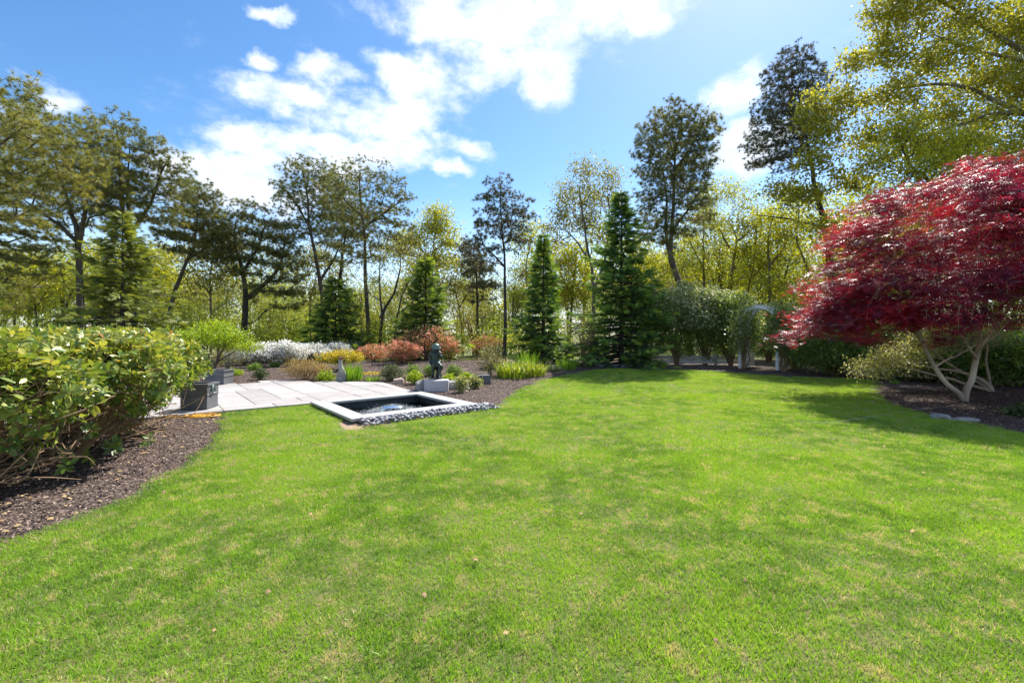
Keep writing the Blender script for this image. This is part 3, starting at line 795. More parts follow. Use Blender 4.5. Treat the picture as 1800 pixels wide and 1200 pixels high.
# ring handle on the side that faces the patio
h_ = link('ring_handle', None, fp, (.27, -.03, .37)); h_.rotation_euler = (0, R(90), 0)
bpy.data.objects.remove(h_)
bm = bmesh.new(); seg = 18
V, F = tubes([(np.array([(0, .06*cos(a_), .06*sin(a_)) for a_ in np.linspace(0, 2*pi, seg+1)]), np.full(seg+1, .012))], 6)
link('ring_handle', mesh_np('ring_handle', V, F, M['bronze_hat'], True), fp, (.235, -.03, .32))
link('handle_boss', lathe('handle_boss', [(0,.03),(.025,.03),(.035,.012),(.04,0)], M['bronze_hat'], 12), [c for c in fp.children if c.name.startswith('upper_box')][0], (.212, -.03, .375)).rotation_euler = (0, R(90), 0)

# orange hose coil
c0 = gp(358, 733); hz = []
aa = np.linspace(0, 2*pi*5, 150)
rad_ = .15+.07*np.sin(aa*1.37)+.025*np.sin(aa*3.1)
coil = np.column_stack([c0.x+rad_*1.15*np.cos(aa), c0.y+rad_*.8*np.sin(aa), .02+.003*(aa/6.28)+.006*np.sin(aa*2.3)])
tail = spline([coil[-1], (c0.x-.4, c0.y-.25, .05), (c0.x-.8, c0.y-.1, .03), (c0.x-1.3, c0.y-.3, .03)], 24)
V, F = tubes([(np.vstack([coil, tail[1:]]), np.full(len(coil)+23, .010))], 6)
o = link('garden_hose', mesh_np('garden_hose', V-np.array(c0), F, M['hose'], True), None, c0)
tag(o, 'orange garden hose coiled on mulch in front of the corner planter', 'hose')

# ------------------------------------------------------------------ statue
def sdf_figure(name, caps, mt, voxel=.011, smooth=2):
    """tapered limbs fused into one continuous surface"""
    bm = bmesh.new()
    for (a, b, ra, rb) in caps:
        a, b = Vector(a), Vector(b); L = (b-a).length; n = max(2, int(L/(min(ra, rb)*.35))+1)
        for i in range(n+1):
            u = i/n; m_ = Matrix.Translation(a.lerp(b, u)) @ Matrix.Scale(ra+(rb-ra)*u, 4)
            bmesh.ops.create_icosphere(bm, subdivisions=2, radius=1, matrix=m_)
    me = from_bm(name, bm, mt); o = link(name, me)
    md = o.modifiers.new('r', 'REMESH'); md.mode = 'VOXEL'; md.voxel_size = voxel
    md2 = o.modifiers.new('s', 'SMOOTH'); md2.iterations = smooth
    bpy.context.view_layer.update()
    ev = o.evaluated_get(bpy.context.evaluated_depsgraph_get())
    res = bpy.data.meshes.new_from_object(ev); res.name = name
    for p_ in res.polygons: p_.use_smooth = True
    bpy.data.objects.remove(o); bpy.data.meshes.remove(me)
    if not res.materials: res.materials.append(mt)
    return res
s0 = gp(766, 687)
st = thing('statue', 'dark bronze statue of a child in a brimmed cap on pale stone by the pool', 'statue', (s0.x-.03, s0.y+.16, H(s0.x, s0.y)+.30), R(0))
caps = [ # torso and coat, leaning a little
 ((0,0,.40),(0,.0,.54),.085,.095), ((0,0,.54),(.0,.01,.62),.09,.045), ((0,-.01,.33),(0,0,.44),.10,.085),
 ((-.09,.0,.585),(.09,.0,.585),.05,.05),
 ((0,.0,.62),(.0,-.01,.66),.038,.036), ((0,-.015,.70),(0,-.01,.705),.068,.068), ((0,-.06,.67),(0,-.07,.665),.03,.026), ((0,-.088,.69),(0,-.09,.678),.010,.012),
 ((-.06,.02,.70),(-.075,.03,.58),.032,.022), ((.06,.02,.70),(.07,.03,.58),.032,.022), ((0,.05,.70),(0,.06,.58),.045,.03),
 # left arm hanging, hand at the hip
 ((-.115,.0,.58),(-.15,.01,.46),.036,.03), ((-.15,.01,.46),(-.115,-.06,.35),.03,.021),
 ((-.115,-.06,.35),(-.10,-.075,.325),.022,.016), ((-.10,-.075,.325),(-.095,-.08,.295),.008,.006), ((-.11,-.07,.325),(-.112,-.075,.29),.008,.006), ((-.12,-.06,.325),(-.127,-.062,.292),.008,.006), ((-.09,-.085,.34),(-.078,-.092,.32),.008,.007),
 # right arm bent, hand raised to the chin
 ((.115,.0,.58),(.165,-.03,.47),.038,.031), ((.165,-.03,.47),(.065,-.115,.60),.031,.021),
 ((.065,-.115,.60),(.045,-.12,.625),.021,.018), ((.045,-.12,.625),(.02,-.115,.65),.008,.007), ((.05,-.115,.63),(.032,-.105,.66),.008,.007), ((.058,-.108,.632),(.045,-.098,.662),.008,.007), ((.04,-.13,.615),(.018,-.125,.628),.009,.007),
 # legs: left straight, right knee raised and pushed out over a stump
 ((-.05,0,.34),(-.06,-.01,.19),.062,.05), ((-.06,-.01,.19),(-.065,.0,.05),.048,.036), ((-.065,.0,.03),(-.075,-.09,.022),.03,.022),
 ((.05,-.01,.34),(.13,-.10,.28),.062,.052), ((.13,-.10,.28),(.095,-.06,.06),.05,.036), ((.095,-.06,.03),(.11,-.15,.022),.03,.022),
 # coat skirt
 ((-.07,.03,.36),(-.09,.05,.24),.06,.035), ((.07,.04,.36),(.12,.06,.22),.07,.05), ((0,.05,.38),(0,.07,.22),.07,.05)]
link('body', sdf_figure('body', caps, M['bronze']), st)
hat = lathe('cap', [(.115,.0),(.118,.008),(.078,.018),(.082,.04),(.076,.068),(.05,.09),(.018,.098),(0,.099)], M['bronze_hat'], 24)
ho = link('cap', hat, st, (.012, -.025, .722)); ho.rotation_euler = (R(14), R(12), 0); ho.scale = (1.02, 1.12, 1)
link('stump', lathe('stump', [(.075,0),(.07,.05),(.06,.12),(.062,.20),(.055,.24),(0,.245)], M['bronze'], 14), st, (.06, .07, 0))
bm = bmesh.new(); bmesh.ops.create_cone(bm, cap_ends=True, segments=22, radius1=.17, radius2=.16, depth=.02)
link('base_plate', from_bm('base_plate', bm, M['bronze']), st, (.01, 0, .0))

def rock(name, label, loc, size, mt, seed=0, rz=0., sub=3, box=.5, cat='rock', group=None, rough=.16):
    bm = bmesh.new(); bmesh.ops.create_cube(bm, size=1.3)
    bmesh.ops.subdivide_edges(bm, edges=bm.edges[:], cuts=2**(sub-1), use_grid_fill=True)
    r_ = np.random.default_rng(seed); ph = r_.uniform(0, 6, 9); fr = r_.uniform(3, 8, 9)
    for v in bm.verts:
        c = v.co.copy(); s = c.normalized()*.62; c = c.lerp(s, 1-box)
        n_ = sum(sin(fr[i]*c[i % 3]+ph[i]+2*c[(i+1) % 3]) for i in range(9))/9
        c *= 1+rough*n_*2+r_.normal()*rough*.12
        v.co = Vector((c.x*size[0], c.y*size[1], max(-.2, c.z)*size[2]))
    o = link(name, from_bm(name, bm, mt), None, loc); o.rotation_euler.z = rz
    return tag(o, label, cat, group) if label else o
pb = gp(766, 689)
o = link('stone_plinth', None); bpy.data.objects.remove(o)
o = link('stone_plinth', box_mesh('stone_plinth', .56, .36, .27, M['plinth'], .012, .004, 2), None, (pb.x, pb.y+.13, H(pb.x, pb.y)))
o.rotation_euler.z = R(6); tag(o, 'pale granite block under the bronze statue', 'plinth')
rock('rock', 'rough pale grey boulder against the left end of the statue block', (pb.x-.36, pb.y+.22, 0.06), (.26,.34,.26), M['rock'], 3, .4, box=.6)
rock('rock', 'low pale boulder just right of and behind the statue block', (pb.x+.42, pb.y+.55, 0.06), (.55,.3,.24), M['rock'], 5, .1, box=.6)
q = gp(848, 677); rock('rock', 'leaning dark slate block on the mulch right of the statue', (q.x, q.y+.12, .08), (.27,.2,.30), M['rock_dark'], 9, .5, box=.92, rough=.05)
q = gp(700, 675); rock('rock', 'small pink fieldstone beside the round dark green shrub', (q.x, q.y+.05, .03), (.22,.2,.2), M['rock_pink'], 11, .2)
q = gp(718, 674); rock('rock', 'small reddish stone in the mulch near the pink fieldstone', (q.x, q.y+.05, .0), (.14,.12,.10), M['rock_pink'], 12, .2)
q = gp(1653, 738); rock('rock', 'flat whitish stone at the lawn edge below the red maple', (q.x, q.y, .02), (.24,.2,.12), M['rock'], 13, .8)
q = gp(1690, 741); rock('rock', 'long thin flat stone half buried right of the whitish stone', (q.x, q.y, .015), (.34,.14,.07), M['rock'], 14, -.1)
for k, (px, py, s, lb) in enumerate([(1050, 644, .3, 'small round bluish stone at the left end of the paving under the tall spruce'), (1072, 645, .8, 'flat bluish stepping stone left of centre under the tall spruce'), (1100, 646, .9, 'flat bluish stepping stone right of the others under the tall spruce')]):
    q = gp(px, py); rock('stepping_stone', lb, (q.x, q.y+.1, .03), (s, .45, .14), M['bluestone'], 20+k, 0, box=.8, cat='stone', rough=.06)

# pedestal with rusty cup at the back edge of the patio
q = gp(597, 672)
cn = thing('garden_ornament', 'tall tapering weathered stone topped with a rusty pronged cup behind the patio', 'ornament', (q.x, q.y+.12, H(q.x, q.y)))
cm = lathe('stone_cone', [(.145,-.02),(.14,.05),(.125,.18),(.10,.3),(.065,.42),(.042,.55),(.038,.64),(0,.64)], M['weather'], 14)
for v in cm.vertices:
    v.co.x += .03*sin(v.co.z*9+v.co.y*14); v.co.y += .02*sin(v.co.z*13+v.co.x*20)
link('stone_cone', cm, cn)
link('cup', lathe('cup', [(.03,.63),(.075,.66),(.085,.685),(.06,.687),(0,.68)], M['rust'], 16), cn)
for a_ in (0, 2.1, 4.2):
    V, F = tubes([(spline([(.07*cos(a_), .07*sin(a_), .68), (.075*cos(a_), .075*sin(a_), .76), (.05*cos(a_), .05*sin(a_), .86)], 6), np.linspace(.008, .004, 6))], 5)
    link('prong', mesh_np('prong', V, F, M['rust'], True), cn)
V, F = tubes([(spline([(-.35,0,.22), (-.2,-.02,.30), (-.1,0,.38)], 6), np.linspace(.012, .006, 6))], 5)
link('side_stick', mesh_np('side_stick', V, F, M['weather'], True), cn)

# ------------------------------------------------------------------ arbor
AW, AD = 1.26, .95
ab = thing('garden_arbor', 'white arched garden arbor with lattice sides behind the lawn', 'arbor', (8.62, 17.2, 0), R(-45))
ab_h = 1.70
for (x, y) in ((0, 0), (AW, 0), (0, AD), (AW, AD)):
    link('post', box_mesh('post', .10, .10, ab_h, M['paint'], .006), ab, (x, y, 0))
for x in (0, AW):
    for z in (.18, .95, 1.60):
        link('rail', box_mesh('rail', .04, AD-.102, .06, M['paint']), ab, (x, AD/2, z))
    for k, sgn in [(k, s_) for k in range(9) for s_ in (1, -1)]:
        z = .34+k*.165; L = AD-.15
        o = link('lattice_slat', box_mesh('lattice_slat', .008, L*1.25, .028, M['paint']) if 'lattice_slat' not in bpy.data.meshes else bpy.data.meshes['lattice_slat'], ab, (x+.006*sgn, AD/2, z))
        o.rotation_euler.x = sgn*R(38)
for y in (0, AD):
    for (ro, ri, w_) in ((AW/2+.05, AW/2-.07, .05),):
        bm = bmesh.new(); prev = None; n = 20; first = None
        for k in range(n+1):
            a_ = pi*k/n; c_, s_ = cos(a_), sin(a_)
            vs = [bm.verts.new((AW/2-rr_*c_, yy, ab_h+.001+rr_*s_)) for rr_ in (ri, ro) for yy in (-w_/2, w_/2)]
            if prev:
                for a1, b1 in ((0, 1), (1, 3), (3, 2), (2, 0)): bm.faces.new((prev[a1], prev[b1], vs[b1], vs[a1]))
            else: bm.faces.new(vs[:2]+vs[:1:-1])
            prev = vs
        bm.faces.new(prev[:2]+prev[:1:-1])
        link('arch_rail', from_bm('arch_rail', bm, M['paint']), ab, (0, y, 0))
for k in range(1, 18):
    a_ = pi*k/18; rr_ = AW/2+.058
    o = link('arch_slat', box_mesh('arch_slat', .06, AD+.12, .014, M['paint']) if 'arch_slat' not in bpy.data.meshes else bpy.data.meshes['arch_slat'], ab, (AW/2-rr_*cos(a_), AD/2, ab_h+rr_*sin(a_)))
    o.rotation_euler.y = a_-pi/2
# low board fence behind the dark shrubs
fn = thing('board_fence', 'low weathered white board fence behind the dark evergreen shrubs', 'fence', (5.6, 19.4, 0), R(-4))
for k in range(4): link('post', box_mesh('post', .1, .1, .5, M['fence'], .006), fn, (k*1.5, 0, 0))
for z in (.06, .24):
    for k in range(3): link('board', box_mesh('board', 1.49, .025, .15, M['fence'], .004), fn, (.75+k*1.5, -.064, z))
# cord from the maple out onto the lawn
pts = [gp(1693, 708, .03), gp(1650, 716, .03), gp(1596, 721, .04), gp(1530, 732, .065), gp(1470, 741, .065), gp(1420, 742, .06)]
V, F = tubes([(spline(pts, 40), np.full(40, .0025))], 5)
tag(link('cord', mesh_np('cord', V-np.array(pts[0]), F, M['cord'], True), None, pts[0]), 'thin pale cord running from the red maple trunk out onto the lawn', 'cord')
# ------------------------------------------------------------------ plant builders
def blobs_px(lst, Y, depth=.85, jy=.25, r=rng):
    out = []
    for b in lst:
        cx, cy, rx, ry = b[:4]; dY = b[4] if len(b) > 4 else r.uniform(-jy, jy)*rx*Y/FPX*1.5
        Yb = Y+dY; s = Yb/FPX
        out.append((np.array(at(cx, Yb, cy)), (rx*s, max(rx*s*depth, ry*s*.6), ry*s)))
    return out
def crown_leaves(r, tips, tdir, per, sig, size, tmpl, up=.5, clump=.5, along=.0, hang=0.0):
    n = len(tips); P = np.repeat(tips, per, 0)+r.normal(size=(n*per, 3))*np.array([sig, sig, sig*.7])
    P -= np.repeat(tdir, per, 0)*(r.uniform(0, along, (n*per, 1)))
    D = rdir(n*per, -hang, r)+np.repeat(tdir, per, 0)*.5; N = rdir(n*per, up*2, r)
    A = np.clip(np.repeat(r.uniform(0, 1, n), per)*clump+r.uniform(0, 1, n*per)*(1-clump), 0, 1)
    return scatter(*tmpl, P, D, N, r.uniform(.7, 1.2, n*per)*size, A)
def pine_tufts(r, big, small, tips, tdir, size, extra=5, tmpl=TUFT, keep=1.0):
    P = [tips]; D = [tdir]
    segs = [c for c in small if len(c[0]) >= 2]
    for pts, _ in segs:
        a, b = pts[-2], pts[-1]
        for k in range(extra):
            u = r.uniform(.35, 1.0); P.append((a+(b-a)*u)[None]+r.normal(size=(1, 3))*size*.75)
            d = (b-a)/max(np.linalg.norm(b-a), 1e-6)*.5+r.normal(size=3)*.45+np.array([0, 0, .5]); D.append(d[None])
    P = np.vstack(P); D = np.vstack(D)+rdir(len(P), .4, r)*.35; n = len(P)
    cl = .5+.5*np.sin(P[:, 0]*2.2+P[:, 2]*1.7)*np.sin(P[:, 1]*2.0+P[:, 2])
    return scatter(*tmpl, P, D, rdir(n, 0, r), r.uniform(.75, 1.25, n)*size, np.clip(.45*cl+.55*r.uniform(0, 1, n), 0, 1))

def pine(label, Y, base_px, stems, blobs, tips=430, size=.17, seed=0, extra=3, leafm='pine', bark='bark', cat='tree', group=None,
         zmin_px=None, name='pine_tree', seg=.5, up=.15, shell=.5, depth=.85, kind='pine', leaf=.10, per=18, sig=.32, rtip=.010, dead=0, jy=.25):
    """stems: lists of (px, py, offset in depth) with trunk radius in px at the start and the end"""
    r = np.random.default_rng(seed+1000)
    S = []
    for st_, r0, r1 in stems:
        pts = [np.array(at(p[0], Y+(p[2] if len(p) > 2 else 0), p[1])) for p in st_]
        S.append((pts, r0*.88*Y/FPX, r1*.45*Y/FPX))
    b0 = S[0][0][0]; gz_ = H(b0[0], b0[1])
    base = np.array([b0[0], b0[1], gz_])
    if b0[2] > gz_+.05: S[0][0].insert(0, base+np.array([(b0[0]-S[0][0][1][0])*.12, 0, -.15])); base[0] = S[0][0][0][0]
    bl = blobs_px(blobs, Y, depth, jy, r)
    if kind == 'pine': bl = [(c-np.array([0, 0, s[2]*.12]), (s[0]*1.13, s[1]*1.13, s[2]*1.2)) for c, s in bl]
    T = in_blobs(r, bl, tips*(4 if kind == 'pine' else 1), shell)
    if kind == 'pine':      # tufts keep their distance, so that light shows between them
        lv = .62*(Y/21); T[:, 2] = np.round((T[:, 2]+.25*np.sin(T[:, 0]*1.3+seed)+.25*np.sin(T[:, 1]*1.1))/lv)*lv+r.normal(size=len(T))*.12*lv-.25*np.sin(T[:, 0]*1.3+seed)
        cell_ = .25*(Y/21)**.5; T = T[r.permutation(len(T))]; _, ii = np.unique(np.floor((T+r.uniform(0, 1, 3))/cell_).astype(int), axis=0, return_index=True)
        T = T[ii]; T = T[r.permutation(len(T))][:int(tips*1.5)]
    if dead:  # bare lower limbs
        z0, z1 = base[2]+2.2, min(b[0][2] for b in bl)
        tr = spline(S[0][0], 30)
        for k in range(dead):
            p = tr[r.integers(8, 22)]; a = r.uniform(0, 2*pi); L = r.uniform(.6, 2.2)
            T = np.vstack([T, p+np.array([cos(a)*L, sin(a)*L, r.uniform(-.1, .5)])])
    zmin = CAMZ+(HZ-zmin_px)*Y/FPX if zmin_px else base[2]+1.0
    big, small, tp, td = grow(r, S, T, zmin, seg, up, rtip, .5, .06, maxr=r0_cap(S))
    t_ = thing(name, label, cat, tuple(base), 0, group)
    link('trunk', wood_mesh('trunk', big, small, M[bark], base), t_)
    if dead:
        sm = small[:]; n_live = len(tp)
    if kind == 'pine':
        V, F, A = pine_tufts(r, big, small, tp, td, size*.86, 1 if extra < 3 else 2)
    else:
        V, F, A = crown_leaves(r, tp, td, per, sig, leaf, LEAF, .3, .55, .3)
    link('crown', mesh_np('crown', V-base, F, M[leafm], attr=A), t_)
    return t_
def r0_cap(S): return S[0][1]*.8
def oak(label, Y, base_px, stems, blobs, **kw):
    kw.setdefault('leafm', 'oak'); kw.setdefault('bark', 'bark_oak'); kw.setdefault('name', 'oak_tree'); kw.setdefault('up', .55)
    kw.setdefault('tips', 420); kw.setdefault('shell', .55)
    return pine(label, Y, base_px, stems, blobs, kind='oak', **kw)

def spruce(label, base, h, rad, seed=0, leafm='spruce', group=None, skirt=.12, dens=1.0, size=.24, slim=1.0, name='spruce_tree'):
    r = np.random.default_rng(seed+50); base = np.array(base, float)
    big, small, P, D, A = [], [], [], [], []
    big.append((np.array([[0, 0, -.1], [0, 0, h*.5], [.02, 0, h]]), np.array([.035*h*.5, .02*h*.5, .01])))
    nb = int(h*30*dens); zs = skirt+(h-skirt)*(np.arange(nb)/nb)**1.05
    tier = .34; ph_ = r.uniform(0, 6.28, 3)
    for i, z in enumerate(zs):
        z = max(skirt, z-.22*((z % tier)-.5*tier)+r.normal()*.03); f = min(1, max(.0, 1-(z-skirt)/(h-skirt))); aa_ = i*2.399
        L = rad*(f**slim)*r.uniform(.5, 1.08)*(1+.20*sin(aa_*2+ph_[0]+z*1.7)+.16*sin(aa_+ph_[1]-z*2.9)+.12*sin(z*7+aa_*3+ph_[2]))+.05
        if r.uniform() < .12: L *= 1.28
        if sin(aa_*1.0+z*2.3+ph_[1]) > .86: L *= .45
        a = i*2.399+r.uniform(-.4, .4); d = np.array([cos(a), sin(a), 0]); rise = .42*(1-f)-.08
        n = max(3, int(L/.2)+2); u = np.linspace(0, 1, n)[:, None]
        pts = np.array([0, 0, z])+d*L*u+np.array([0, 0, 1])*(rise*L*u-.24*L*u*u*f+.16*L*u**4)
        small.append((pts, np.linspace(.022*max(.4, L), .005, n)))
        k = int(L*9*dens)+3; uu = r.uniform(.18, 1.0, k)**.8
        idx_ = np.clip((uu*(n-1)).astype(int), 0, n-2); fr = (uu*(n-1)-idx_)[:, None]
        q = pts[idx_]*(1-fr)+pts[idx_+1]*fr; side = np.cross(d, [0, 0, 1]); s = r.choice([-1, 1], k)[:, None]
        dd = d*r.uniform(.35, 1.0, (k, 1))+side*s*r.uniform(.2, 1.0, (k, 1))+np.array([0, 0, 1])*r.uniform(-.38, .16, (k, 1))
        q = q+side*s*(r.uniform(0, .22, (k, 1))*L*(1-uu[:, None]*.6))+np.array([0, 0, 1])*r.uniform(-.09, .02, (k, 1))
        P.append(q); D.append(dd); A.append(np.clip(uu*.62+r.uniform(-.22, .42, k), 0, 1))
        P.append(pts[-1:]); D.append(d[None]+np.array([[0, 0, .15]])); A.append(np.array([r.uniform(.6, 1)]))
    P = np.vstack(P); D = np.vstack(D); A = np.concatenate(A); n = len(P)
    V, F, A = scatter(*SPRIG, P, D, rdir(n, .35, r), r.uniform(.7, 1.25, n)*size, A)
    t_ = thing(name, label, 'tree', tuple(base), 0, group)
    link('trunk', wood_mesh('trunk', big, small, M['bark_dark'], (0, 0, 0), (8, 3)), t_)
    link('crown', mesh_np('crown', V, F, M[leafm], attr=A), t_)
    return t_

def shrub(name, label, loc, size, leafm, nst=6, tips=120, per=10, leaf=.06, tmpl=LEAF, sig=.08, seed=0, stemm='stem_dark', flowers=None,
          top=.6, zc=.55, zr=None, group=None, cat='shrub', shell=.3, rtip=.003, up=.6, along=.1, hang=0., low=.08, flat=1.0, seg=.15, lup=.5, layers=None):
    """size: (rx, ry, height). Leaves sit on branch tips spread over a dome."""
    r = np.random.default_rng(seed+300); rx, ry, h = size; loc = np.array(loc, float)
    d = rdir(tips, .15, r); q = d*(r.uniform(0, 1, (tips, 1))**shell)
    wob = 1+.13*np.sin(d[:, :1]*4+seed)*np.sin(d[:, 1:2]*5+seed*2)+.1*np.sin(d[:, 2:3]*7+seed*3+d[:, :1]*3)
    q = q*wob
    q[:, 2] = np.sign(q[:, 2])*np.abs(q[:, 2])**flat
    T = np.column_stack([q[:, 0]*rx, q[:, 1]*ry, h*zc+q[:, 2]*(zr or h*(1-zc))])
    T = T[T[:, 2] > low*h]
    S = []
    for k in range(nst):
        a = 2*pi*k/nst+r.uniform(-.4, .4); e = np.array([cos(a)*rx*.45, sin(a)*ry*.45, h*zc])
        b = np.array([cos(a)*.05, sin(a)*.05, -.03])*(1 if k else 0)
        m_ = e*np.array([.35, .35, .55])+r.normal(size=3)*.04*h
        S.append(([b, m_, e], .014*h+.004, .006*h+.002))
    S0 = S[0]; S = [([np.array([0, 0, -.04]), *S0[0][1:]], S0[1], S0[2])]+S[1:]
    big, small, tp, td = grow(r, S, T, .12*h, seg, up, rtip, .45, .03*h, maxr=.016*h)
    t_ = thing(name, label, cat, tuple(loc), 0, group)
    link('stems', wood_mesh('stems', big, small, M[stemm], (0, 0, 0), (6, 3)), t_)
    V, F, A = crown_leaves(r, tp, td, per, sig, leaf, tmpl, lup, .5, along, hang)
    link('foliage', mesh_np('foliage', V, F, M[leafm], attr=A), t_)
    if flowers:
        fm, frac, fper, fsz, zc_ = flowers
        k = (tp[:, 2] > h*zc_) & (r.uniform(size=len(tp)) < frac)
        if k.any():
            V, F, A = crown_leaves(r, tp[k]+td[k]*sig*.8, td[k], fper, sig*.9, fsz, LEAFW, .8, .4)
            tag(link('flowers', mesh_np('flowers', V, F, M[fm], attr=A), t_), kind='stuff')
    return t_
def blade_clump(name, label, loc, rad, h, n, matn, seed=0, spread=.5, wid=.012, arch=.35, cat='plant', flowers=None, cl=1):
    r = np.random.default_rng(seed+900); Vs, Fs, As, o = [], [], [], 0
    m_ = 6; u = np.linspace(0, 1, m_)
    for k in range(n):
        a = r.uniform(0, 2*pi); d = rad*sqrt(r.uniform()); b = np.array([d*cos(a), d*sin(a), -.01])
        if cl > 1: b[:2] += .0
        out = np.array([b[0], b[1]])/max(rad, 1e-6)*.6+r.normal(size=2)*.45
        L = h*r.uniform(.45, 1.2); sp = spread*L
        x = b[0]+out[0]*sp*u**1.6; y = b[1]+out[1]*sp*u**1.6; z = b[2]+L*(u-arch*r.uniform(.4, 1.4)*u**3)
        c = np.column_stack([x, y, z]); t_ = np.array([-sin(a+r.uniform(-1,1)), cos(a+r.uniform(-1,1)), 0])
        ww = wid*np.array([.7, 1, 1, .85, .5, .05])[:, None]*.5
        V = np.stack([c-t_*ww, c+t_*ww], 1).reshape(-1, 3); i = np.arange(m_-1)*2
        F = np.stack([i, i+1, i+3, i+2], 1); Vs.append(V); Fs.append(F+o); o += len(V); As.append(np.full(len(V), r.uniform())*.75+np.repeat(u, 2)*.25)
    me = mesh_np(name, np.vstack(Vs), np.vstack(Fs), M[matn], attr=np.concatenate(As))
    if not flowers:
        ob = link(name, me, None, loc); return tag(ob, label, cat)
    t_ = thing(name, label, cat, tuple(loc)); link('blades', me, t_)
    fm, nf, fz, fs = flowers
    a = r.uniform(0, 2*pi, nf); d = rad*np.sqrt(r.uniform(0, 1, nf))
    P = np.column_stack([d*np.cos(a), d*np.sin(a), r.uniform(.75, 1.05, nf)*fz])
    V, F, A = scatter(*LEAFW, P, rdir(nf, .5, r), rdir(nf, 1, r), r.uniform(.7, 1.2, nf)*fs, r.uniform(0, 1, nf))
    tag(link('flowers', mesh_np('flowers', V, F, M[fm], attr=A), t_), kind='stuff')
    return t_
def G(px, py, dy=0.):
    q = gp(px, py); s = 1+dy/q.y; x, y = q.x*s, q.y*s
    return (x, y, H(x, y))
def pxm(px, Y): return px*Y/FPX
# ------------------------------------------------------------------ big trees, left to right
pine('large olive green pine reaching in from the left edge over the hedge', 15, None,
     [([(-150,640),(-140,420),(-95,270),(-40,190)], 15, 5), ([(-140,430),(-60,300),(40,225)], 6, 3)],
     [(0,190,75,60),(60,225,70,50),(110,270,70,40),(-60,200,90,80),(20,290,90,40),(90,320,70,30),(-60,320,90,60),(20,360,80,25),(45,150,30,28)],
     tips=625, size=0.188, seed=1, leafm='pine_olive', extra=4, depth=.6, up=.1)
pine('low spreading pine at the left edge with bare brown limbs below the tallest crown', 19, None,
     [([(-60,640),(-50,520),(-20,430),(20,400)], 10, 3)],
     [(0,440,80,35),(60,470,60,25),(-30,500,80,40),(40,400,60,18),(95,440,40,14)], tips=333, size=0.200, seed=2, leafm='pine_olive', depth=.7, up=.1)
pine('tall forked pine with a thick grey trunk rising behind the left spruce', 19.5, None,
     [([(146,600),(141,530),(138,440),(128,385),(112,330),(95,280)], 9.5, 3), ([(138,430),(150,370),(155,300),(150,250)], 5, 2), ([(136,425),(90,385),(40,350)], 4.5, 2)],
     [(80,245,60,40),(140,290,75,38),(160,245,50,35),(60,300,80,30),(110,345,90,26),(190,330,60,28),(40,355,60,18),(170,380,55,16),(75,400,60,12)],
     tips=625, size=0.195, seed=3, leafm='pine_olive', extra=3, up=.12, dead=14, jy=.4)
pine('broad topped pine with several rising limbs directly behind the left spruce tip', 21, None,
     [([(238,600),(232,480),(228,410),(215,360),(210,290),(205,230)], 7.5, 2.5), ([(229,400),(224,340),(228,260)], 4, 2), ([(231,410),(265,360),(285,300),(300,275)], 4, 2), ([(230,420),(190,370),(165,330)], 4, 2)],
     [(210,235,45,36),(255,265,48,36),(170,280,40,30),(300,285,36,30),(225,310,70,30),(290,330,42,22),(180,345,60,22),(250,365,70,16),(330,300,14,12)],
     tips=565, size=0.200, seed=4, extra=3, up=.2, dead=10)
pine('leaning pine with a slim bare trunk tilting right behind the lime green tree', 25, None,
     [([(292,600),(303,530),(325,465),(342,430),(348,370)], 6.5, 2.5), ([(330,455),(370,430),(392,405)], 3, 1.5)],
     [(350,360,36,26),(340,400,42,22),(375,410,32,22),(310,420,36,16),(360,440,45,14),(330,340,20,12)], tips=463, size=0.239, seed=5, up=.15, dead=8)
pine('dense dark pine with a stout crooked fork left of the gap in the trees', 26, None,
     [([(428,610),(430,570),(432,520),(425,470),(412,430),(415,390)], 9, 3), ([(432,525),(465,500),(490,470),(500,430)], 6, 3), ([(426,480),(450,440),(465,400)], 4, 2)],
     [(425,385,36,26),(470,395,42,24),(500,425,30,24),(405,415,30,20),(455,430,60,22),(500,470,40,20),(420,465,45,16),(485,510,45,14),(520,520,25,12)],
     tips=658, size=0.226, seed=6, leafm='pine', bark='bark_dark', up=.2, dead=6)
pine('tall open pine with a top bending left, first of the three central pines', 27, None,
     [([(575,600),(567,520),(556,455),(545,400),(540,340),(532,300)], 6.5, 2), ([(565,490),(590,450),(600,420)], 3, 1.5), ([(546,400),(515,350),(495,330)], 3, 1.5)],
     [(530,300,36,24),(565,310,34,26),(500,335,22,14),(540,345,46,22),(570,360,34,20),(545,395,40,16),(510,390,26,10),(590,440,30,14),(488,322,12,8),(520,285,22,10)],
     tips=603, size=0.207, seed=7, leafm='pine', up=.2, dead=16, extra=2)
pine('dark trunked pine standing behind and between the other two central pines', 30, None,
     [([(600,600),(597,520),(601,460),(606,400),(600,350)], 6, 2.5)],
     [(600,345,36,26),(590,380,36,20),(620,395,36,20),(600,420,44,14),(585,320,24,16)], tips=463, size=0.251, seed=8, bark='bark_dark', up=.15, dead=14, extra=2)
pine('tall straight trunked pine with a wide crown, rightmost of the three central pines', 26, None,
     [([(650,620),(646,560),(642,470),(640,410),(633,350),(632,305)], 6.5, 2.2), ([(640,400),(680,370),(705,355)], 3, 1.5), ([(636,380),(600,345),(590,320)], 2.6, 1.3)],
     [(620,305,30,20),(655,320,42,26),(690,350,40,30),(600,330,30,22),(640,360,56,24),(700,390,32,22),(650,400,60,22),(690,425,40,16),(610,410,30,14),(640,450,46,10)],
     tips=785, size=0.195, seed=9, up=.15, dead=16, extra=2)
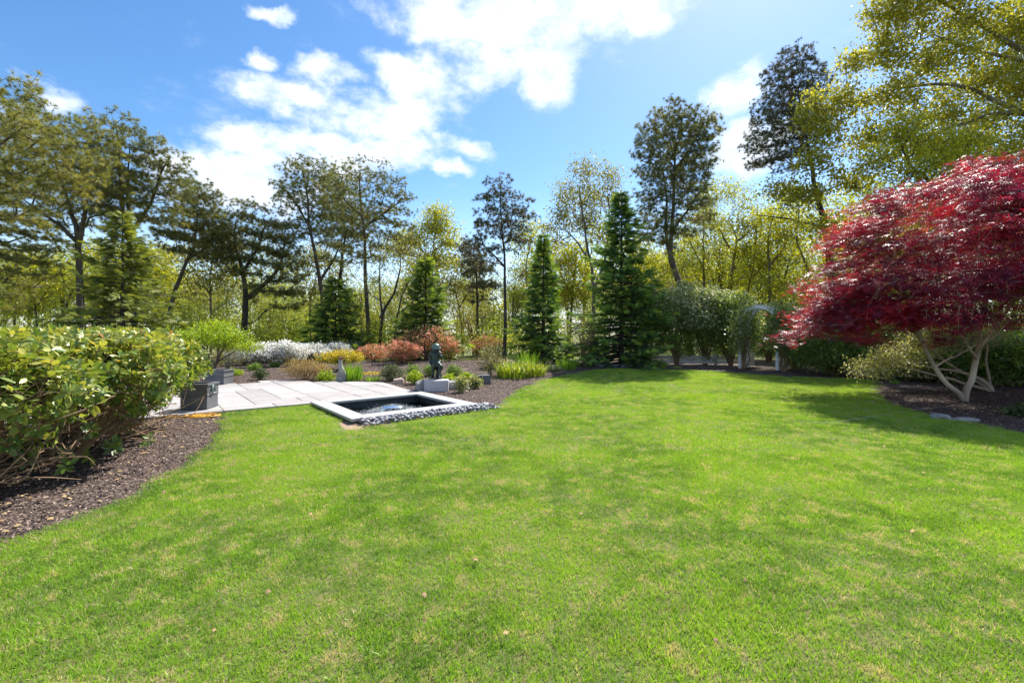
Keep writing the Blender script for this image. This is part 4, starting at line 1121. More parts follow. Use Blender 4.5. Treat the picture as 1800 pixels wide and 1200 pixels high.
oak('many stemmed grey oak with bare forked trunks right of the straight pine', 24, None,
    [([(669,640),(668,600),(672,560),(668,510),(668,455)], 4.4, 1.6), ([(671,555),(690,520),(702,480),(705,440)], 3.4, 1.4), ([(690,640),(694,590),(700,550),(715,500),(740,470)], 3.4, 1.2), ([(700,550),(725,530),(750,500)], 2, 1)],
    [(670,450,40,30),(710,440,40,34),(745,470,36,30),(660,500,36,22),(735,520,40,24)], tips=230, per=12, leaf=.11, leafm='oak_grey', seed=10, bark='bark_dark')
oak('slender oak with a bright yellow domed crown above the central gap', 29, None,
    [([(768,620),(770,540),(768,480),(762,430),(770,390)], 3.2, 1.4), ([(768,470),(735,430),(720,400)], 2.2, 1), ([(764,440),(795,420),(800,400)], 2, 1)],
    [(768,375,26,16),(778,402,28,18),(750,400,20,14),(725,425,34,22),(700,440,24,18),(790,430,26,14),(760,460,44,18)], tips=360, per=24, leaf=.16, seed=11, sig=.34)
pine('dark blue green pine with a lone straight trunk and separate needle tufts, right of centre', 22, None,
     [([(886,620),(888,560),(888,500),(886,440),(881,385),(880,325)], 5, 1.6), ([(888,470),(855,435),(830,420)], 2.4, 1.2)],
     [(878,335,30,22),(862,355,26,16),(905,355,30,18),(880,385,44,18),(925,375,18,10),(850,390,20,10),(895,410,40,14),(840,410,24,12),(825,430,22,10),(855,440,28,10),(862,325,14,8)],
     tips=463, size=0.188, seed=12, leafm='pine_dark', bark='bark_dark', extra=2, up=.25, dead=8, shell=.6)
pine('thin dark snag like pine left of the lone blue green pine', 27, None,
     [([(840,620),(840,560),(838,500),(838,455)], 4.5, 2.5)], [(830,440,26,14),(842,470,30,16),(850,500,28,10)], tips=167, size=0.226, seed=13, leafm='pine_dark', bark='bark_dark', up=.1)
oak('tall airy oak with grey limbs and small leaves between the two slim spruces', 25, None,
    [([(1040,640),(1043,560),(1042,490),(1032,430),(1025,380),(1018,330)], 5, 2), ([(1043,510),(1062,460),(1070,400),(1068,330)], 3.6, 1.5), ([(1036,460),(1010,420),(990,400)], 2.4, 1.2)],
    [(1030,300,34,22),(1070,310,30,26),(1000,340,34,26),(1045,350,50,30),(1085,350,20,30),(985,380,28,26),(1020,390,50,24),(960,400,24,16),(1060,410,40,24),(975,430,26,16)],
    tips=560, per=14, leaf=.14, sig=.27, leafm='oak_grey', seed=14)
oak('yellow green oak behind the airy oak with a low rounded crown', 31, None,
    [([(1000,620),(1005,540),(1010,480),(1015,440)], 3.4, 1.5), ([(1006,520),(985,480),(975,450)], 2.2, 1)],
    [(1005,440,34,22),(985,465,34,24),(1025,475,34,26),(1005,510,44,26),(970,500,30,20)], tips=350, per=22, leaf=.17, sig=.34, seed=15)
pine('tallest pine right of centre with a leaning twin trunk and broad brown green crown', 21, None,
     [([(1212,620),(1200,530),(1186,475),(1178,440),(1184,370),(1186,300),(1186,240)], 9.5, 2.8), ([(1183,470),(1172,420),(1172,360),(1166,300)], 5.5, 2), ([(1186,400),(1215,360),(1240,320)], 3, 1.5), ([(1186,300),(1215,260),(1235,225)], 3, 1.4)],
     [(1180,205,34,22),(1150,225,30,24),(1215,215,34,24),(1240,215,28,20),(1135,255,22,22),(1190,250,52,28),(1225,265,36,24),(1150,290,36,22),(1200,305,44,24),(1130,270,16,20),(1150,335,34,20),(1220,345,34,16),(1160,375,40,18),(1180,400,40,14),(1230,375,26,12),(1135,400,20,16)],
     tips=1066, size=0.188, seed=16, leafm='pine', extra=3, up=.2, dead=18)
pine('tall dark pine with purple brown cones behind the overhanging oak', 23, None,
     [([(1480,640),(1462,480),(1450,400),(1432,320),(1418,250),(1405,170)], 9, 3), ([(1450,400),(1400,388),(1330,378)], 3, 1.5)],
     [(1400,110,30,26),(1372,140,30,24),(1420,150,36,30),(1385,180,40,26),(1355,200,34,22),(1400,215,50,26),(1350,240,36,20),(1325,262,24,12),(1370,275,44,16),(1430,200,30,40),(1395,250,40,20),(1330,285,20,10)],
     tips=869, size=0.188, seed=17, leafm='pine_dark', bark='bark_dark', extra=3, up=.15, dead=8)
# great oak leaning in from the right
oak('great spreading oak whose yellow green limbs overhang the whole upper right corner', 20, None,
    [([(2010,625,1),(1990,420,1),(1930,230,0),(1850,120,0)], 26, 10), ([(1940,250),(1800,200),(1700,215),(1590,260),(1500,300)], 8, 2.5),
     ([(1930,235),(1820,120),(1720,90),(1640,60)], 7, 2), ([(1985,400,1),(1860,330,0),(1740,300,0),(1600,330,0)], 7, 2), ([(1850,120),(1700,30),(1600,-30)], 6, 2), ([(1800,200),(1680,150),(1560,160),(1480,190)], 5, 1.5)],
    [(1600,20,70,45),(1700,40,80,50),(1790,60,70,60),(1560,90,50,36),(1640,110,80,40),(1740,140,80,44),(1500,110,36,30),(1560,170,60,36),(1480,180,50,40),(1640,200,70,34),(1740,220,70,36),
     (1450,230,40,34),(1530,245,60,30),(1620,270,70,26),(1720,285,70,26),(1800,260,60,50),(1430,290,44,26),(1500,320,50,22),(1800,160,60,60),(1660,-50,120,50),(1860,40,80,90),(1900,180,90,90),(1900,300,80,60),(1550,30,40,36),(1425,190,36,34),(1410,345,44,26),(1460,400,50,26),(1370,330,30,20)],
    tips=2300, per=26, leaf=.165, sig=.26, leafm='oak_near', seed=18, depth=.75, seg=.6, rtip=.006, up=.25, zmin_px=500)
oak('dark limbed oak behind the maple top with a leaning trunk', 17.5, None,
    [([(1690,640,1),(1665,440,0),(1640,330),(1600,290),(1580,240)], 7, 3), ([(1640,330),(1680,280),(1700,230)], 3, 1.5)],
    [(1590,230,50,34),(1650,260,50,34),(1540,280,40,26),(1700,250,50,36),(1620,300,70,24),(1560,345,44,20),(1740,320,60,40),(1660,360,80,40)], tips=620, per=24, leaf=.12, sig=.22, seed=19, bark='bark_dark')

# yellow green oaks in the wood right of centre
oak_specs = [
 (1283, 27, [([(1283,640),(1284,520),(1290,455),(1295,420),(1280,385)], 4.4, 1.8), ([(1291,450),(1262,400),(1250,370)], 2.4, 1), ([(1294,425),(1325,400),(1345,370)], 2.6, 1)],
  [(1270,330,34,26),(1300,350,34,26),(1240,370,30,24),(1330,380,34,22),(1280,400,50,20),(1260,440,36,18),(1320,440,34,18)], 'oak with a crooked dark trunk just right of the tallest pine', 31),
 (1245, 29, [([(1240,640),(1238,520),(1236,430),(1240,370)], 3.8, 1.6), ([(1237,470),(1215,430),(1205,400)], 2, 1)],
  [(1245,345,30,24),(1225,380,30,22),(1260,390,30,22),(1230,430,40,22),(1250,480,40,22),(1200,470,30,24)], 'straight oak behind the right side of the tallest pine', 32),
 (1335, 26, [([(1305,640),(1312,530),(1325,460),(1330,400)], 3.2, 1.4), ([(1318,490),(1345,460),(1360,420)], 2, 1)],
  [(1330,400,34,26),(1360,420,34,24),(1310,440,30,20),(1340,470,44,24),(1300,490,30,20)], 'thin oak with a pale trunk above the arbor side of the evergreens', 33),
 (1352, 24, [([(1352,640),(1352,560),(1353,480),(1350,420),(1358,385)], 4, 1.7), ([(1352,470),(1380,430),(1400,400)], 2.4, 1)],
  [(1355,375,40,26),(1395,390,40,26),(1370,420,50,24),(1340,450,40,22),(1400,450,40,22),(1360,500,50,24)], 'oak with a straight dark trunk directly above the arbor', 34),
 (1372, 28, [([(1374,640),(1372,550),(1378,490),(1395,440),(1390,390)], 3.8, 1.5), ([(1377,500),(1352,460),(1340,430)], 2.2, 1)],
  [(1385,350,40,30),(1420,390,40,26),(1350,400,30,22),(1400,430,44,22),(1420,480,40,24),(1380,520,44,22)], 'twin forked oak between the arbor and the dark pine', 35),
 (1430, 23, [([(1440,640),(1432,520),(1415,460),(1400,420),(1405,370)], 3.6, 1.5), ([(1430,500),(1460,450),(1480,400)], 2.6, 1.2)],
  [(1400,340,44,22),(1440,350,44,24),(1480,380,44,30),(1400,400,40,20),(1450,430,50,30),(1500,430,50,30),(1430,490,50,30)], 'oak with curving limbs above the left edge of the red maple', 36),
 (1110, 29, [([(1130,640),(1132,560),(1128,500),(1120,450)], 3.2, 1.4)],
  [(1120,430,30,24),(1145,460,34,26),(1110,480,30,24),(1150,510,40,24),(1170,470,26,20)], 'bright oak glowing behind the right edge of the tall spruce', 37),
 (1205, 32, [([(1192,640),(1190,540),(1200,470),(1205,420)], 3, 1.3)],
  [(1205,420,34,26),(1180,450,30,22),(1225,470,34,24),(1200,500,44,24)], 'small yellow oak seen through the twin trunk of the tallest pine', 38),
]
for (bx, Y, stems, bl, lb, sd) in oak_specs: oak(lb, Y, None, stems, bl, tips=270, per=17, leaf=.145, sig=.27, seed=sd)
left_oaks = [
 (369, 27, [([(371,620),(371,540),(370,480),(380,440)], 3.4, 1.4), ([(371,520),(345,480),(330,460)], 2, 1)], [(380,430,44,24),(345,455,40,24),(400,460,40,26),(370,490,54,26),(340,510,34,22),(410,510,30,24)], 'small oak with pale tufts left of the stout crooked pine', 41),
 (545, 32, [([(548,620),(545,540),(555,490),(560,450)], 3, 1.3)], [(560,450,34,24),(535,470,30,22),(590,480,34,26),(560,510,44,22)], 'yellow oak low behind the three central pines', 43),
 (815, 31, [([(812,620),(810,560),(800,510),(805,470)], 3, 1.3), ([(808,540),(830,500),(840,470)], 2, .9)], [(800,460,30,20),(830,470,34,22),(790,500,34,24),(830,515,40,20),(850,560,30,22)], 'thin oak with scattered leaves behind the yellow green round bush', 44),
 (930, 30, [([(935,620),(930,540),(925,470),(935,420)], 3, 1.3)], [(935,400,26,18),(920,430,30,24),(950,440,30,22),(930,480,44,26),(910,520,34,26),(960,530,30,26)], 'leafy oak behind the slim spruce right of the lone pine', 45),
 (60, 27, [([(66,620),(62,540),(50,490),(60,450)], 3.4, 1.4), ([(63,540),(90,500),(110,470)], 2, 1)], [(60,460,50,24),(110,480,44,24),(20,490,44,26),(80,510,60,24),(30,540,50,22)], 'low yellow oak beyond the hedge at the far left', 46),
 (150, 30, [([(190,620),(192,540),(185,480)], 3, 1.3)], [(190,440,44,22),(150,460,44,22),(240,450,44,22),(200,490,60,24)], 'yellow oak seen behind the thick grey trunked pine', 47),
 (280, 29, [([(275,620),(278,540),(285,480)], 3, 1.3)], [(285,450,40,22),(265,480,44,24),(310,490,36,24),(290,520,44,22)], 'yellow green oak between the left spruce and the leaning pine', 48),
 (735, 30, [([(735,620),(738,560),(730,500)], 2.6, 1.2)], [(735,480,34,24),(715,510,30,22),(760,510,30,24),(740,550,44,22)], 'thin oak behind the hemlock like spruce in the middle', 49)]
for (bx, Y, stems, bl, lb, sd) in left_oaks: oak(lb, Y, None, stems, bl, tips=260, per=18, leaf=.165, sig=.34, seed=sd, leafm='oak_grey' if sd in (41,43,44,49) else 'oak')

# ------------------------------------------------------------------ woodland behind: copies of a few trees
GEN = []
for k in range(5):
    r = np.random.default_rng(700+k); hgt_ = [9, 8, 10, 7, 8][k]
    lean = r.normal(size=2)*.35
    st_ = [([np.array([0, 0, -.3]), np.array([lean[0]*.4, lean[1]*.4, hgt_*.3]), np.array([lean[0], lean[1], hgt_*.75])], .13, .05)]
    for q in range(3):
        a = r.uniform(0, 6.28); b = np.array([lean[0]*.45, lean[1]*.45, hgt_*.33]); st_.append(([b, b+np.array([cos(a)*.6, sin(a)*.6, 1.6]), b+np.array([cos(a)*1.5, sin(a)*1.5, 3.4])], .07, .03))
    bl = [(np.array([lean[0]+r.normal()*1.1, lean[1]+r.normal()*1.1, hgt_*z]), (1.6*s, 1.6*s, 1.1*s)) for z, s in ((.86, .8), (.74, 1.1), (.62, 1.2), (.5, 1.2), (.66, 1.0), (.38, .9))]
    T = in_blobs(r, bl, 250, .55); big, small, tp, td = grow(r, st_, T, hgt_*.2, .5, .5, .007, .5, .06, maxr=.1)
    root = link('oak_tree', None); link('trunk', wood_mesh('trunk', big, small, M['bark_oak'], (0, 0, 0), (7, 3)), root)
    V, F, A = crown_leaves(r, tp, td, 15, .36, .15, LEAF, .3, .55, .3)
    link('crown', mesh_np('crown', V, F, M['under'], attr=A), root); GEN.append(root)
for k in range(2):
    r = np.random.default_rng(720+k); hgt_ = 9.
    st_ = [([np.array([0, 0, -.3]), np.array([.2, 0, 4.]), np.array([.1+.3*k, .2, hgt_*.9])], .17, .05)]
    bl = [(np.array([r.normal()*.7, r.normal()*.7, hgt_*z]), (1.7*s, 1.7*s, .8*s)) for z, s in ((.93, .7), (.84, 1.), (.74, 1.2), (.63, 1.1), (.52, .8))]
    T = in_blobs(r, bl, 260, .55); big, small, tp, td = grow(r, st_, T, 2.5, .5, .15, .009, .5, .06, maxr=.12)
    root = link('pine_tree', None); link('trunk', wood_mesh('trunk', big, small, M['bark_dark'], (0, 0, 0), (7, 3)), root)
    V, F, A = pine_tufts(r, big, small, tp, td, .18, 2); link('crown', mesh_np('crown', V, F, M['pine'], attr=A), root); GEN.append(root)
used_gen = set()
def wood_tree(k, x, y, s, label, group):
    src = GEN[k]
    o = src if k not in used_gen else copy_tree(src)
    used_gen.add(k); o.location = (x, y, H(x, y)-.05); o.rotation_euler.z = rng.uniform(0, 6.28); o.scale = (s*rng.uniform(.9, 1.1), s*rng.uniform(.9, 1.1), s)
    tag(o, label, 'tree', group)
zones = [(-60, 470, 'oak tree in the pale woodland behind the left pines', 'pine tree in the pale woodland behind the left pines', 'woodland trees behind the left pines'),
         (470, 990, 'oak tree in the open woodland behind the central pines', 'pine tree in the open woodland behind the central pines', 'woodland trees behind the central pines'),
         (990, 1480, 'oak tree in the yellow green woodland behind the arbor', 'pine tree in the yellow green woodland behind the arbor', 'woodland trees behind the arbor'),
         (1480, 1900, 'oak tree in the woodland behind the red maple', 'pine tree in the woodland behind the red maple', 'woodland trees behind the red maple')]
wr = random.Random(21)
for zi, (a, b, lo, lp, grp) in enumerate(zones):
    cnt = [26, 22, 27, 14][zi]
    for k in range(cnt):
        px = a+(b-a)*(k+wr.random())/cnt; Y = wr.choice([30, 34, 38, 44, 50])+wr.uniform(-2, 2)
        if zi == 3: Y = wr.uniform(21, 34)
        if zi == 1 and 505 < px < 560: Y += 14
        x = (px-900)*Y/FPX; kk = wr.choice([0, 1, 2, 3, 4, 0, 3, 4, 5 if zi < 2 else 1])
        # crowns end at about the height seen between the nearer trees
        top_px = {0: wr.uniform(410, 500), 1: wr.uniform(450, 515), 2: wr.uniform(370, 490), 3: wr.uniform(260, 380)}[zi]
        hh = CAMZ+(HZ-top_px)*Y/FPX-H(x, Y); base_h = [9, 8, 10, 7, 8, 9, 9][kk]
        wood_tree(kk, x, Y, hh/base_h, lp if kk >= 5 else lo, grp)
for k, root in enumerate(GEN):
    if k not in used_gen:
        for c in list(root.children): bpy.data.objects.remove(c)
        bpy.data.objects.remove(root)
# understory mass and far wood
def leafy_mass(name, label, cells, n, leaf, leafm, seed):
    r = np.random.default_rng(seed); P = []
    for (x, y, rx, rz) in cells:
        d = rdir(n, .25, r)*(r.uniform(0, 1, (n, 1))**.4); z = H(x, y)+rz*.5
        q = np.column_stack([x+d[:, 0]*rx, y+d[:, 1]*rx*.8, z+d[:, 2]*rz*.62]); P.append(q)
    P = np.vstack(P); P = P[P[:, 2] > hgt(P[:, 0], P[:, 1])-.1]; m_ = len(P)
    cl = .5+.5*np.sin(P[:, 0]*.9+P[:, 2]*1.3)*np.sin(P[:, 0]*.37+P[:, 1]*.8)
    V, F, A = scatter(*LEAF, P, rdir(m_, 0, r), rdir(m_, .8, r), r.uniform(.6, 1.3, m_)*leaf, np.clip(.45*cl+.55*r.uniform(0, 1, m_), 0, 1))
    o = link(name, mesh_np(name, V, F, M[leafm], attr=A)); return tag(o, label, None, None, 'stuff')
r = np.random.default_rng(5); cells = []
for k in range(150):
    Y = r.uniform(23.5, 34); px = r.uniform(-80, 1850); x = (px-900)*Y/FPX
    hh = r.uniform(1.1, 3.1)*(1.25 if px > 1000 else 1.0); cells.append((x, Y, r.uniform(.8, 1.7), hh))
for k in range(34):
    px = r.uniform(1380, 1900); Y = r.uniform(17, 24); cells.append(((px-900)*Y/FPX, Y, r.uniform(.9, 1.6), r.uniform(1.6, 3.4)))
for k in range(50):
    px = r.choice([r.uniform(-1000, -80), r.uniform(1850, 2600)]); Y = r.uniform(19, 26); cells.append(((px-900)*Y/FPX, Y, r.uniform(1.2, 2.2), r.uniform(1.5, 4)))
leafy_mass('undergrowth', 'mass of low yellow green undergrowth along the foot of the woodland', cells, 700, .13, 'under', 1)
cells = []
for k in range(270):
    Y = r.uniform(52, 85); px = r.uniform(-200, 2000) if k < 170 else r.choice([r.uniform(-1300, -200), r.uniform(2000, 2900)])
    if k >= 170: Y *= .62; x = (px-900)*Y/FPX
    hh = (r.uniform(4.4, 7) if px < 1000 else r.uniform(4.5, 8)); cells.append((x, Y, r.uniform(2.0, 3.8), hh))
leafy_mass('distant_woodland', 'distant yellow green woodland seen between the trunks', cells, 420, .34, 'under', 2)
# ------------------------------------------------------------------ spruces
def spr(label, px, by, ty, rpx, Y, **kw):
    x = (px-900)*Y/FPX; z = H(x, Y); h = CAMZ+(HZ-ty)*Y/FPX-z; return spruce(label, (x, Y, z), h, rpx*Y/FPX, **kw)
spr('broad yellow green spruce behind the left hedge, leftmost of the spruces', 215, 600, 372, 122, 17, seed=1, leafm='spruce_y', slim=.9, size=.25, dens=1.2)
spr('short wide spruce with bright green tips behind the white azaleas', 590, 612, 490, 76, 23, seed=2, leafm='spruce', slim=.8, size=.27, dens=1.25)
spr('dark feathery spruce behind the tallest coral azaleas', 748, 612, 455, 70, 22.5, seed=3, leafm='spruce', slim=.9, size=.28, dens=1.2)
spr('narrow topped spruce with a wide dark skirt behind the daylily clump', 955, 638, 415, 76, 18.3, seed=4, leafm='spruce_deep', slim=1.35, size=.23, dens=1.4)
spr('tallest deep green spruce at the back corner of the lawn', 1092, 645, 340, 106, 18.4, seed=5, leafm='spruce_deep', slim=1.0, size=.25, dens=1.35)

# ------------------------------------------------------------------ red maple
mr = np.random.default_rng(77); mb = np.array(gp(1693, 706)); Ym = mb[1]
def ma(px, py, dy=0): return np.array(at(px, Ym+dy, py))
S = [([mb+[0, 0, -.1], mb+[.0, 0, .10], ma(1660,672,-.05), ma(1643,645,-.1), ma(1622,600,-.25), ma(1600,555,-.4)], .055, .025),
     ([mb+[.02, 0, .06], ma(1704,672,.0), ma(1716,630,.05), ma(1722,585,.1), ma(1730,540,.2)], .062, .032),
     ([ma(1716,620), ma(1760,560,-.3), ma(1800,500,-.5)], .034, .018), ([ma(1722,585), ma(1690,540,.5), ma(1650,490,.8)], .04, .022),
     ([ma(1716,630), ma(1690,590,-.5), ma(1670,560,-.9)], .026, .012), ([ma(1730,540), ma(1750,460,.1), ma(1740,380,.1)], .04, .02),
     ([ma(1643,645), ma(1690,620,.6), ma(1750,590,1.2)], .022, .012), ([ma(1622,600), ma(1560,550,-.2), ma(1480,520,-.2)], .035, .015)]
# umbrella of layered foliage: targets in flat pads over a dome
T = []; pads = []
cx, cy = mb[0]+.38, mb[1]+.1
for k in range(250):
    a = mr.uniform(0, 2*pi); u = sqrt(mr.uniform()); z_out = 1-u*u
    Rr = 3.1; zt = 1.5+3.2*(1-u**2.3)**.62
    zz = zt - mr.uniform(0, 1)**1.6*min(1.8, zt-1.35)*.9
    zz = max(zz, 1.25+1.0*(1-u)*.7)
    pads.append((cx+cos(a)*u*Rr*(1.0), cy+sin(a)*u*Rr*.70, zz, a, u))
for k in range(80):   # low skirts of the canopy
    a = mr.uniform(pi*.75, 2.05*pi); u = mr.uniform(.35, .98)
    pads.append((cx+cos(a)*u*Rr, cy+sin(a)*u*Rr*.70, mr.uniform(1.5, 2.3)-.25*(u-.6)+(.35 if abs(cos(a)*u) < .35 else 0), a, u))
for k in range(10):
    a = mr.uniform(pi*.7, pi*1.3); u = mr.uniform(.25, .85)
    pads.append((cx+cos(a)*u*Rr, cy+sin(a)*u*Rr*.70, mr.uniform(1.3, 1.75), a, u))
for (x, y, z, a, u) in pads:
    n = 7; q = mr.normal(size=(n, 3))*np.array([.26, .26, .045]); q[:, 2] -= (np.cos(a)*q[:, 0]+np.sin(a)*q[:, 1])*(.1+.45*u)
    T.append(np.array([x, y, z])+q)
T = np.vstack(T)
big, small, tp, td = grow(mr, S, T, 1.0, .3, .35, .0028, .46, .05, maxr=.035)
mt_ = thing('red_maple', 'large red Japanese maple with a pale forked trunk in the right bed', 'tree', tuple(mb))
link('trunk', wood_mesh('trunk', big, small, M['bark_pale'], mb, (10, 4)), mt_)
n = len(tp); per = 30
P = np.repeat(tp, per, 0)+mr.normal(size=(n*per, 3))*np.array([.15, .15, .045])
outd = P-np.array([cx, cy, 2.0]); outd[:, 2] = -.25; outd /= np.linalg.norm(outd, axis=1, keepdims=True)
D = outd+rdir(n*per, -.2, mr)*.8; N = rdir(n*per, 2.4, mr)
hfrac = np.clip((P[:, 2]-1.4)/3.4, 0, 1)
A = np.clip(np.repeat(mr.uniform(0, 1, n), per)*.45+mr.uniform(0, 1, n*per)*.5+.12*np.sin(P[:, 0]*2.3+P[:, 2]*3), 0, 1)
A = np.clip(A*.85+.25*(mr.uniform(size=n*per) < .06), 0, 1)
V, F, A = scatter(*STAR, P, D, N, mr.uniform(.065, .11, n*per), A)
link('crown', mesh_np('crown', V-mb, F, M['maple'], attr=A), mt_)

# pale variegated shrub with low crooked limbs behind the maple trunk
q = G(1745, 690); mbv = np.array(q)
r = np.random.default_rng(8)
S = [([mbv+[0,0,-.05], mbv+[-.15,.1,.28], mbv+[-.8,.4,.5], mbv+[-1.7,.6,.62]], .05, .02), ([mbv+[.0,0,.02], mbv+[-.3,.2,.15], mbv+[-1.0,.1,.35], mbv+[-1.9,.2,.55]], .045, .018),
     ([mbv+[-.05,.05,.1], mbv+[-.5,.5,.6], mbv+[-.9,.7,1.1]], .035, .015), ([mbv+[0,0,.05], mbv+[.3,.4,.5], mbv+[.5,.6,1.1]], .035, .015)]
bl = [(mbv+[-1.9,.4,.68], (.75,.6,.38)), (mbv+[-1.2,.7,.9], (.7,.6,.35)), (mbv+[-.4,1.0,1.15], (.8,.6,.35)), (mbv+[.6,1.0,1.2], (.7,.6,.35)), (mbv+[-2.5,.3,.5], (.35,.4,.28))]
T = in_blobs(r, bl, 300, .45); big, small, tp, td = grow(r, S, T, .2, .25, .3, .003, .45, .04, maxr=.03)
t_ = thing('variegated_shrub', 'cream variegated shrub with low crooked pale limbs behind the red maple trunk', 'shrub', tuple(mbv))
link('stems', wood_mesh('stems', big, small, M['bark_pale'], mbv, (7, 4)), t_)
V, F, A = crown_leaves(r, tp, td, 24, .11, .062, LEAF, .6, .5, .1)
link('foliage', mesh_np('foliage', V-mbv, F, M['varieg'], attr=A), t_)

# ------------------------------------------------------------------ evergreen screen at the back of the lawn
def evg(label, px, Y, rpx, top, seed, **kw):
    Y += .9 if px < 1300 else 0
    x = (px-900)*Y/FPX; z = H(x, Y); h = CAMZ+(HZ-top)*Y/FPX-z
    kw.setdefault('tips', 760); kw.setdefault('per', 17); kw.setdefault('leaf', .115); kw.setdefault('sig', .13)
    kw.setdefault('flowers', ('pale', .9, 10, .10, .45))
    return shrub('evergreen_shrub', label, (x, Y, z), (rpx*1.15*Y/FPX, rpx*Y/FPX*.85, h), 'pieris', nst=7, seed=seed, stemm='stem', tmpl=NARROW, rtip=.005, up=.5, hang=.25, zc=.54, seg=.3, **kw)
evg('dark evergreen shrub with dense blue green leaves beside the tall spruce', 1138, 18.0, 44, 508, 1, flowers=('pale', .5, 7, .09, .66))
evg('tall evergreen shrub with white topped foliage, second from the tall spruce', 1190, 18.3, 52, 500, 2)
evg('evergreen shrub with crossing brown stems in the middle of the row', 1240, 18.4, 46, 508, 3)
evg('evergreen shrub with yellowish leaves and many thin stems beside the arbor', 1285, 17.9, 44, 512, 4, flowers=('varieg', .5, 8, .10, .4))
evg('pale flecked shrub seen through the arbor opening', 1352, 20.5, 34, 535, 5, tips=330, flowers=('varieg', .6, 8, .11, .2))
evg('dark evergreen shrub right of the arbor post', 1400, 16.4, 46, 540, 6, tips=420, flowers=('varieg', .3, 6, .09, .5), low=.02)
evg('glossy dark evergreen beneath the left skirt of the red maple', 1465, 14.6, 62, 552, 7, flowers=None, low=.0, leaf=.13)
evg('low dark evergreen filling the shade left of the variegated shrub', 1545, 13.6, 62, 580, 8, flowers=None, low=.0, leaf=.13)
evg('dark leaved evergreen in deep shade behind the pale crooked limbs', 1650, 12.6, 80, 585, 9, flowers=('varieg', .12, 5, .09, .5), low=.0, leaf=.13)
evg('large leaved dark evergreen at the right edge behind the maple', 1775, 11.4, 90, 590, 10, flowers=None, low=.0, leaf=.15)

# ------------------------------------------------------------------ flowering border
def sh(name, label, px, by, rpx, top, leafm, seed, dy=.0, dep=.8, **kw):
    x, y, z = G(px, by); s = (y+dy+rpx*y/FPX*.5)/y; x, y = x*s, y*s; z = H(x, y)
    h = CAMZ+(HZ-top)*y/FPX-z
    return shrub(name, label, (x, y, z), (rpx*y/FPX, rpx*y/FPX*dep, h), leafm, seed=seed, **kw)
az = dict(tips=330, per=9, leaf=.05, sig=.07, nst=7, zc=.55)
for (px, by, rp, top, lb, sd) in ((428,643,24,617,'leftmost small white azalea beyond the rear planter',1), (462,646,30,606,'white azalea left of the middle of the long white row',2), (505,645,34,602,'broad white azalea directly behind the variegated spirea',3),
                              (548,640,30,605,'white azalea with a silvery side behind the golden bush',4), (590,636,26,605,'white azalea behind the left half of the golden bush',5), (616,632,16,604,'small upright white azalea at the right end of the row',6)):
    kw = dict(az); sh('white_azalea', lb, px, by, rp, top, 'azleaf', sd, flowers=('white', .98, 13, .075, .36), group=None, cat='azalea', dep=.9, **kw)
sh('golden_barberry', 'golden yellow mounded bush behind the tapering stone ornament', 601, 652, 38, 618, 'green', 11, tips=300, per=10, leaf=.04, sig=.05, zc=.62, flowers=('gold', 1.0, 15, .045, .5), dep=.8)
sh('variegated_spirea', 'rounded spirea with pinkish and cream leaves at the patio back edge', 538, 671, 40, 630, 'rustvar', 12, tips=420, per=15, leaf=.034, sig=.05, dep=.7, low=.0, zc=.5)
sh('perennial', 'lime green leafy perennial between the pinkish spirea and the stone ornament', 573, 672, 17, 652, 'lime', 13, tips=90, per=10, leaf=.06, sig=.03, low=0, cat='plant', zc=.4)
blade_clump('iris_clump', 'dense clump of upright bright green blades right of the stone ornament', G(619, 671, .25), .30, .50, 260, 'blade', 1, .22, .018, .12)
blade_clump('yellow_flower_clump', 'small green clump with bright yellow flowers beside the upright blades', G(655, 672, .22), .26, .22, 120, 'blade', 2, .4, .014, .3, flowers=('gold', 110, .24, .045))
sh('boxwood', 'round dark green bush just behind the right patio corner', 688, 671, 20, 639, 'dullgreen', 14, tips=230, per=14, leaf=.035, sig=.04, low=0, dep=1, zc=.5)
rd = dict(tips=270, per=8, leaf=.045, sig=.06, nst=8, zc=.55, cat='azalea')
sh('coral_azalea', 'rounded coral azalea right of the golden bush', 656, 640, 26, 606, 'redleaf', 21, flowers=('red', .75, 7, .05, .3), **rd)
sh('coral_azalea', 'deep pink azalea left of the bronze statue', 708, 640, 32, 600, 'redleaf', 22, flowers=('red', .9, 8, .055, .25), **rd)
sh('coral_azalea', 'tall open coral azalea with high sprays behind the statue', 752, 637, 48, 574, 'redleaf', 23, flowers=('red', .75, 7, .06, .35), tips=330, per=6, leaf=.05, sig=.09, nst=9, zc=.55, cat='azalea')
sh('coral_azalea', 'wiry coral azalea with spikes of colour behind the pink one', 722, 632, 34, 577, 'redleaf', 24, flowers=('red', .8, 8, .055, .5), tips=240, per=5, leaf=.05, sig=.08, nst=9, zc=.6, cat='azalea', dy=1.2)
sh('coral_azalea', 'orange tinted azalea right of the statue head', 790, 636, 24, 598, 'redleaf', 25, flowers=('red', .6, 7, .05, .4), **rd)
sh('coral_azalea', 'coral azalea left of the lone pine trunk', 856, 632, 34, 590, 'redleaf', 26, flowers=('red', .75, 7, .05, .4), **rd)
sh('weigela', 'large fan shaped yellow green shrub with fine upright stems behind the azaleas', 834, 628, 44, 522, 'forsy', 31, tips=520, per=9, leaf=.07, sig=.10, nst=14, zc=.62, dy=3.0, up=1.6, stemm='stem', low=.15)
sh('witch_hazel', 'thin twiggy shrub with pinkish leaves between the two deep green spruces', 1028, 645, 24, 545, 'sparse', 32, tips=170, per=5, leaf=.055, sig=.12, nst=7, zc=.58, up=1.5, stemm='stem', low=.1)
sh('olive_shrub', 'straggly olive and brown shrub left of the daylily clump', 862, 662, 26, 606, 'azleaf', 33, tips=260, per=8, leaf=.04, sig=.08, nst=8, zc=.5, low=.02)
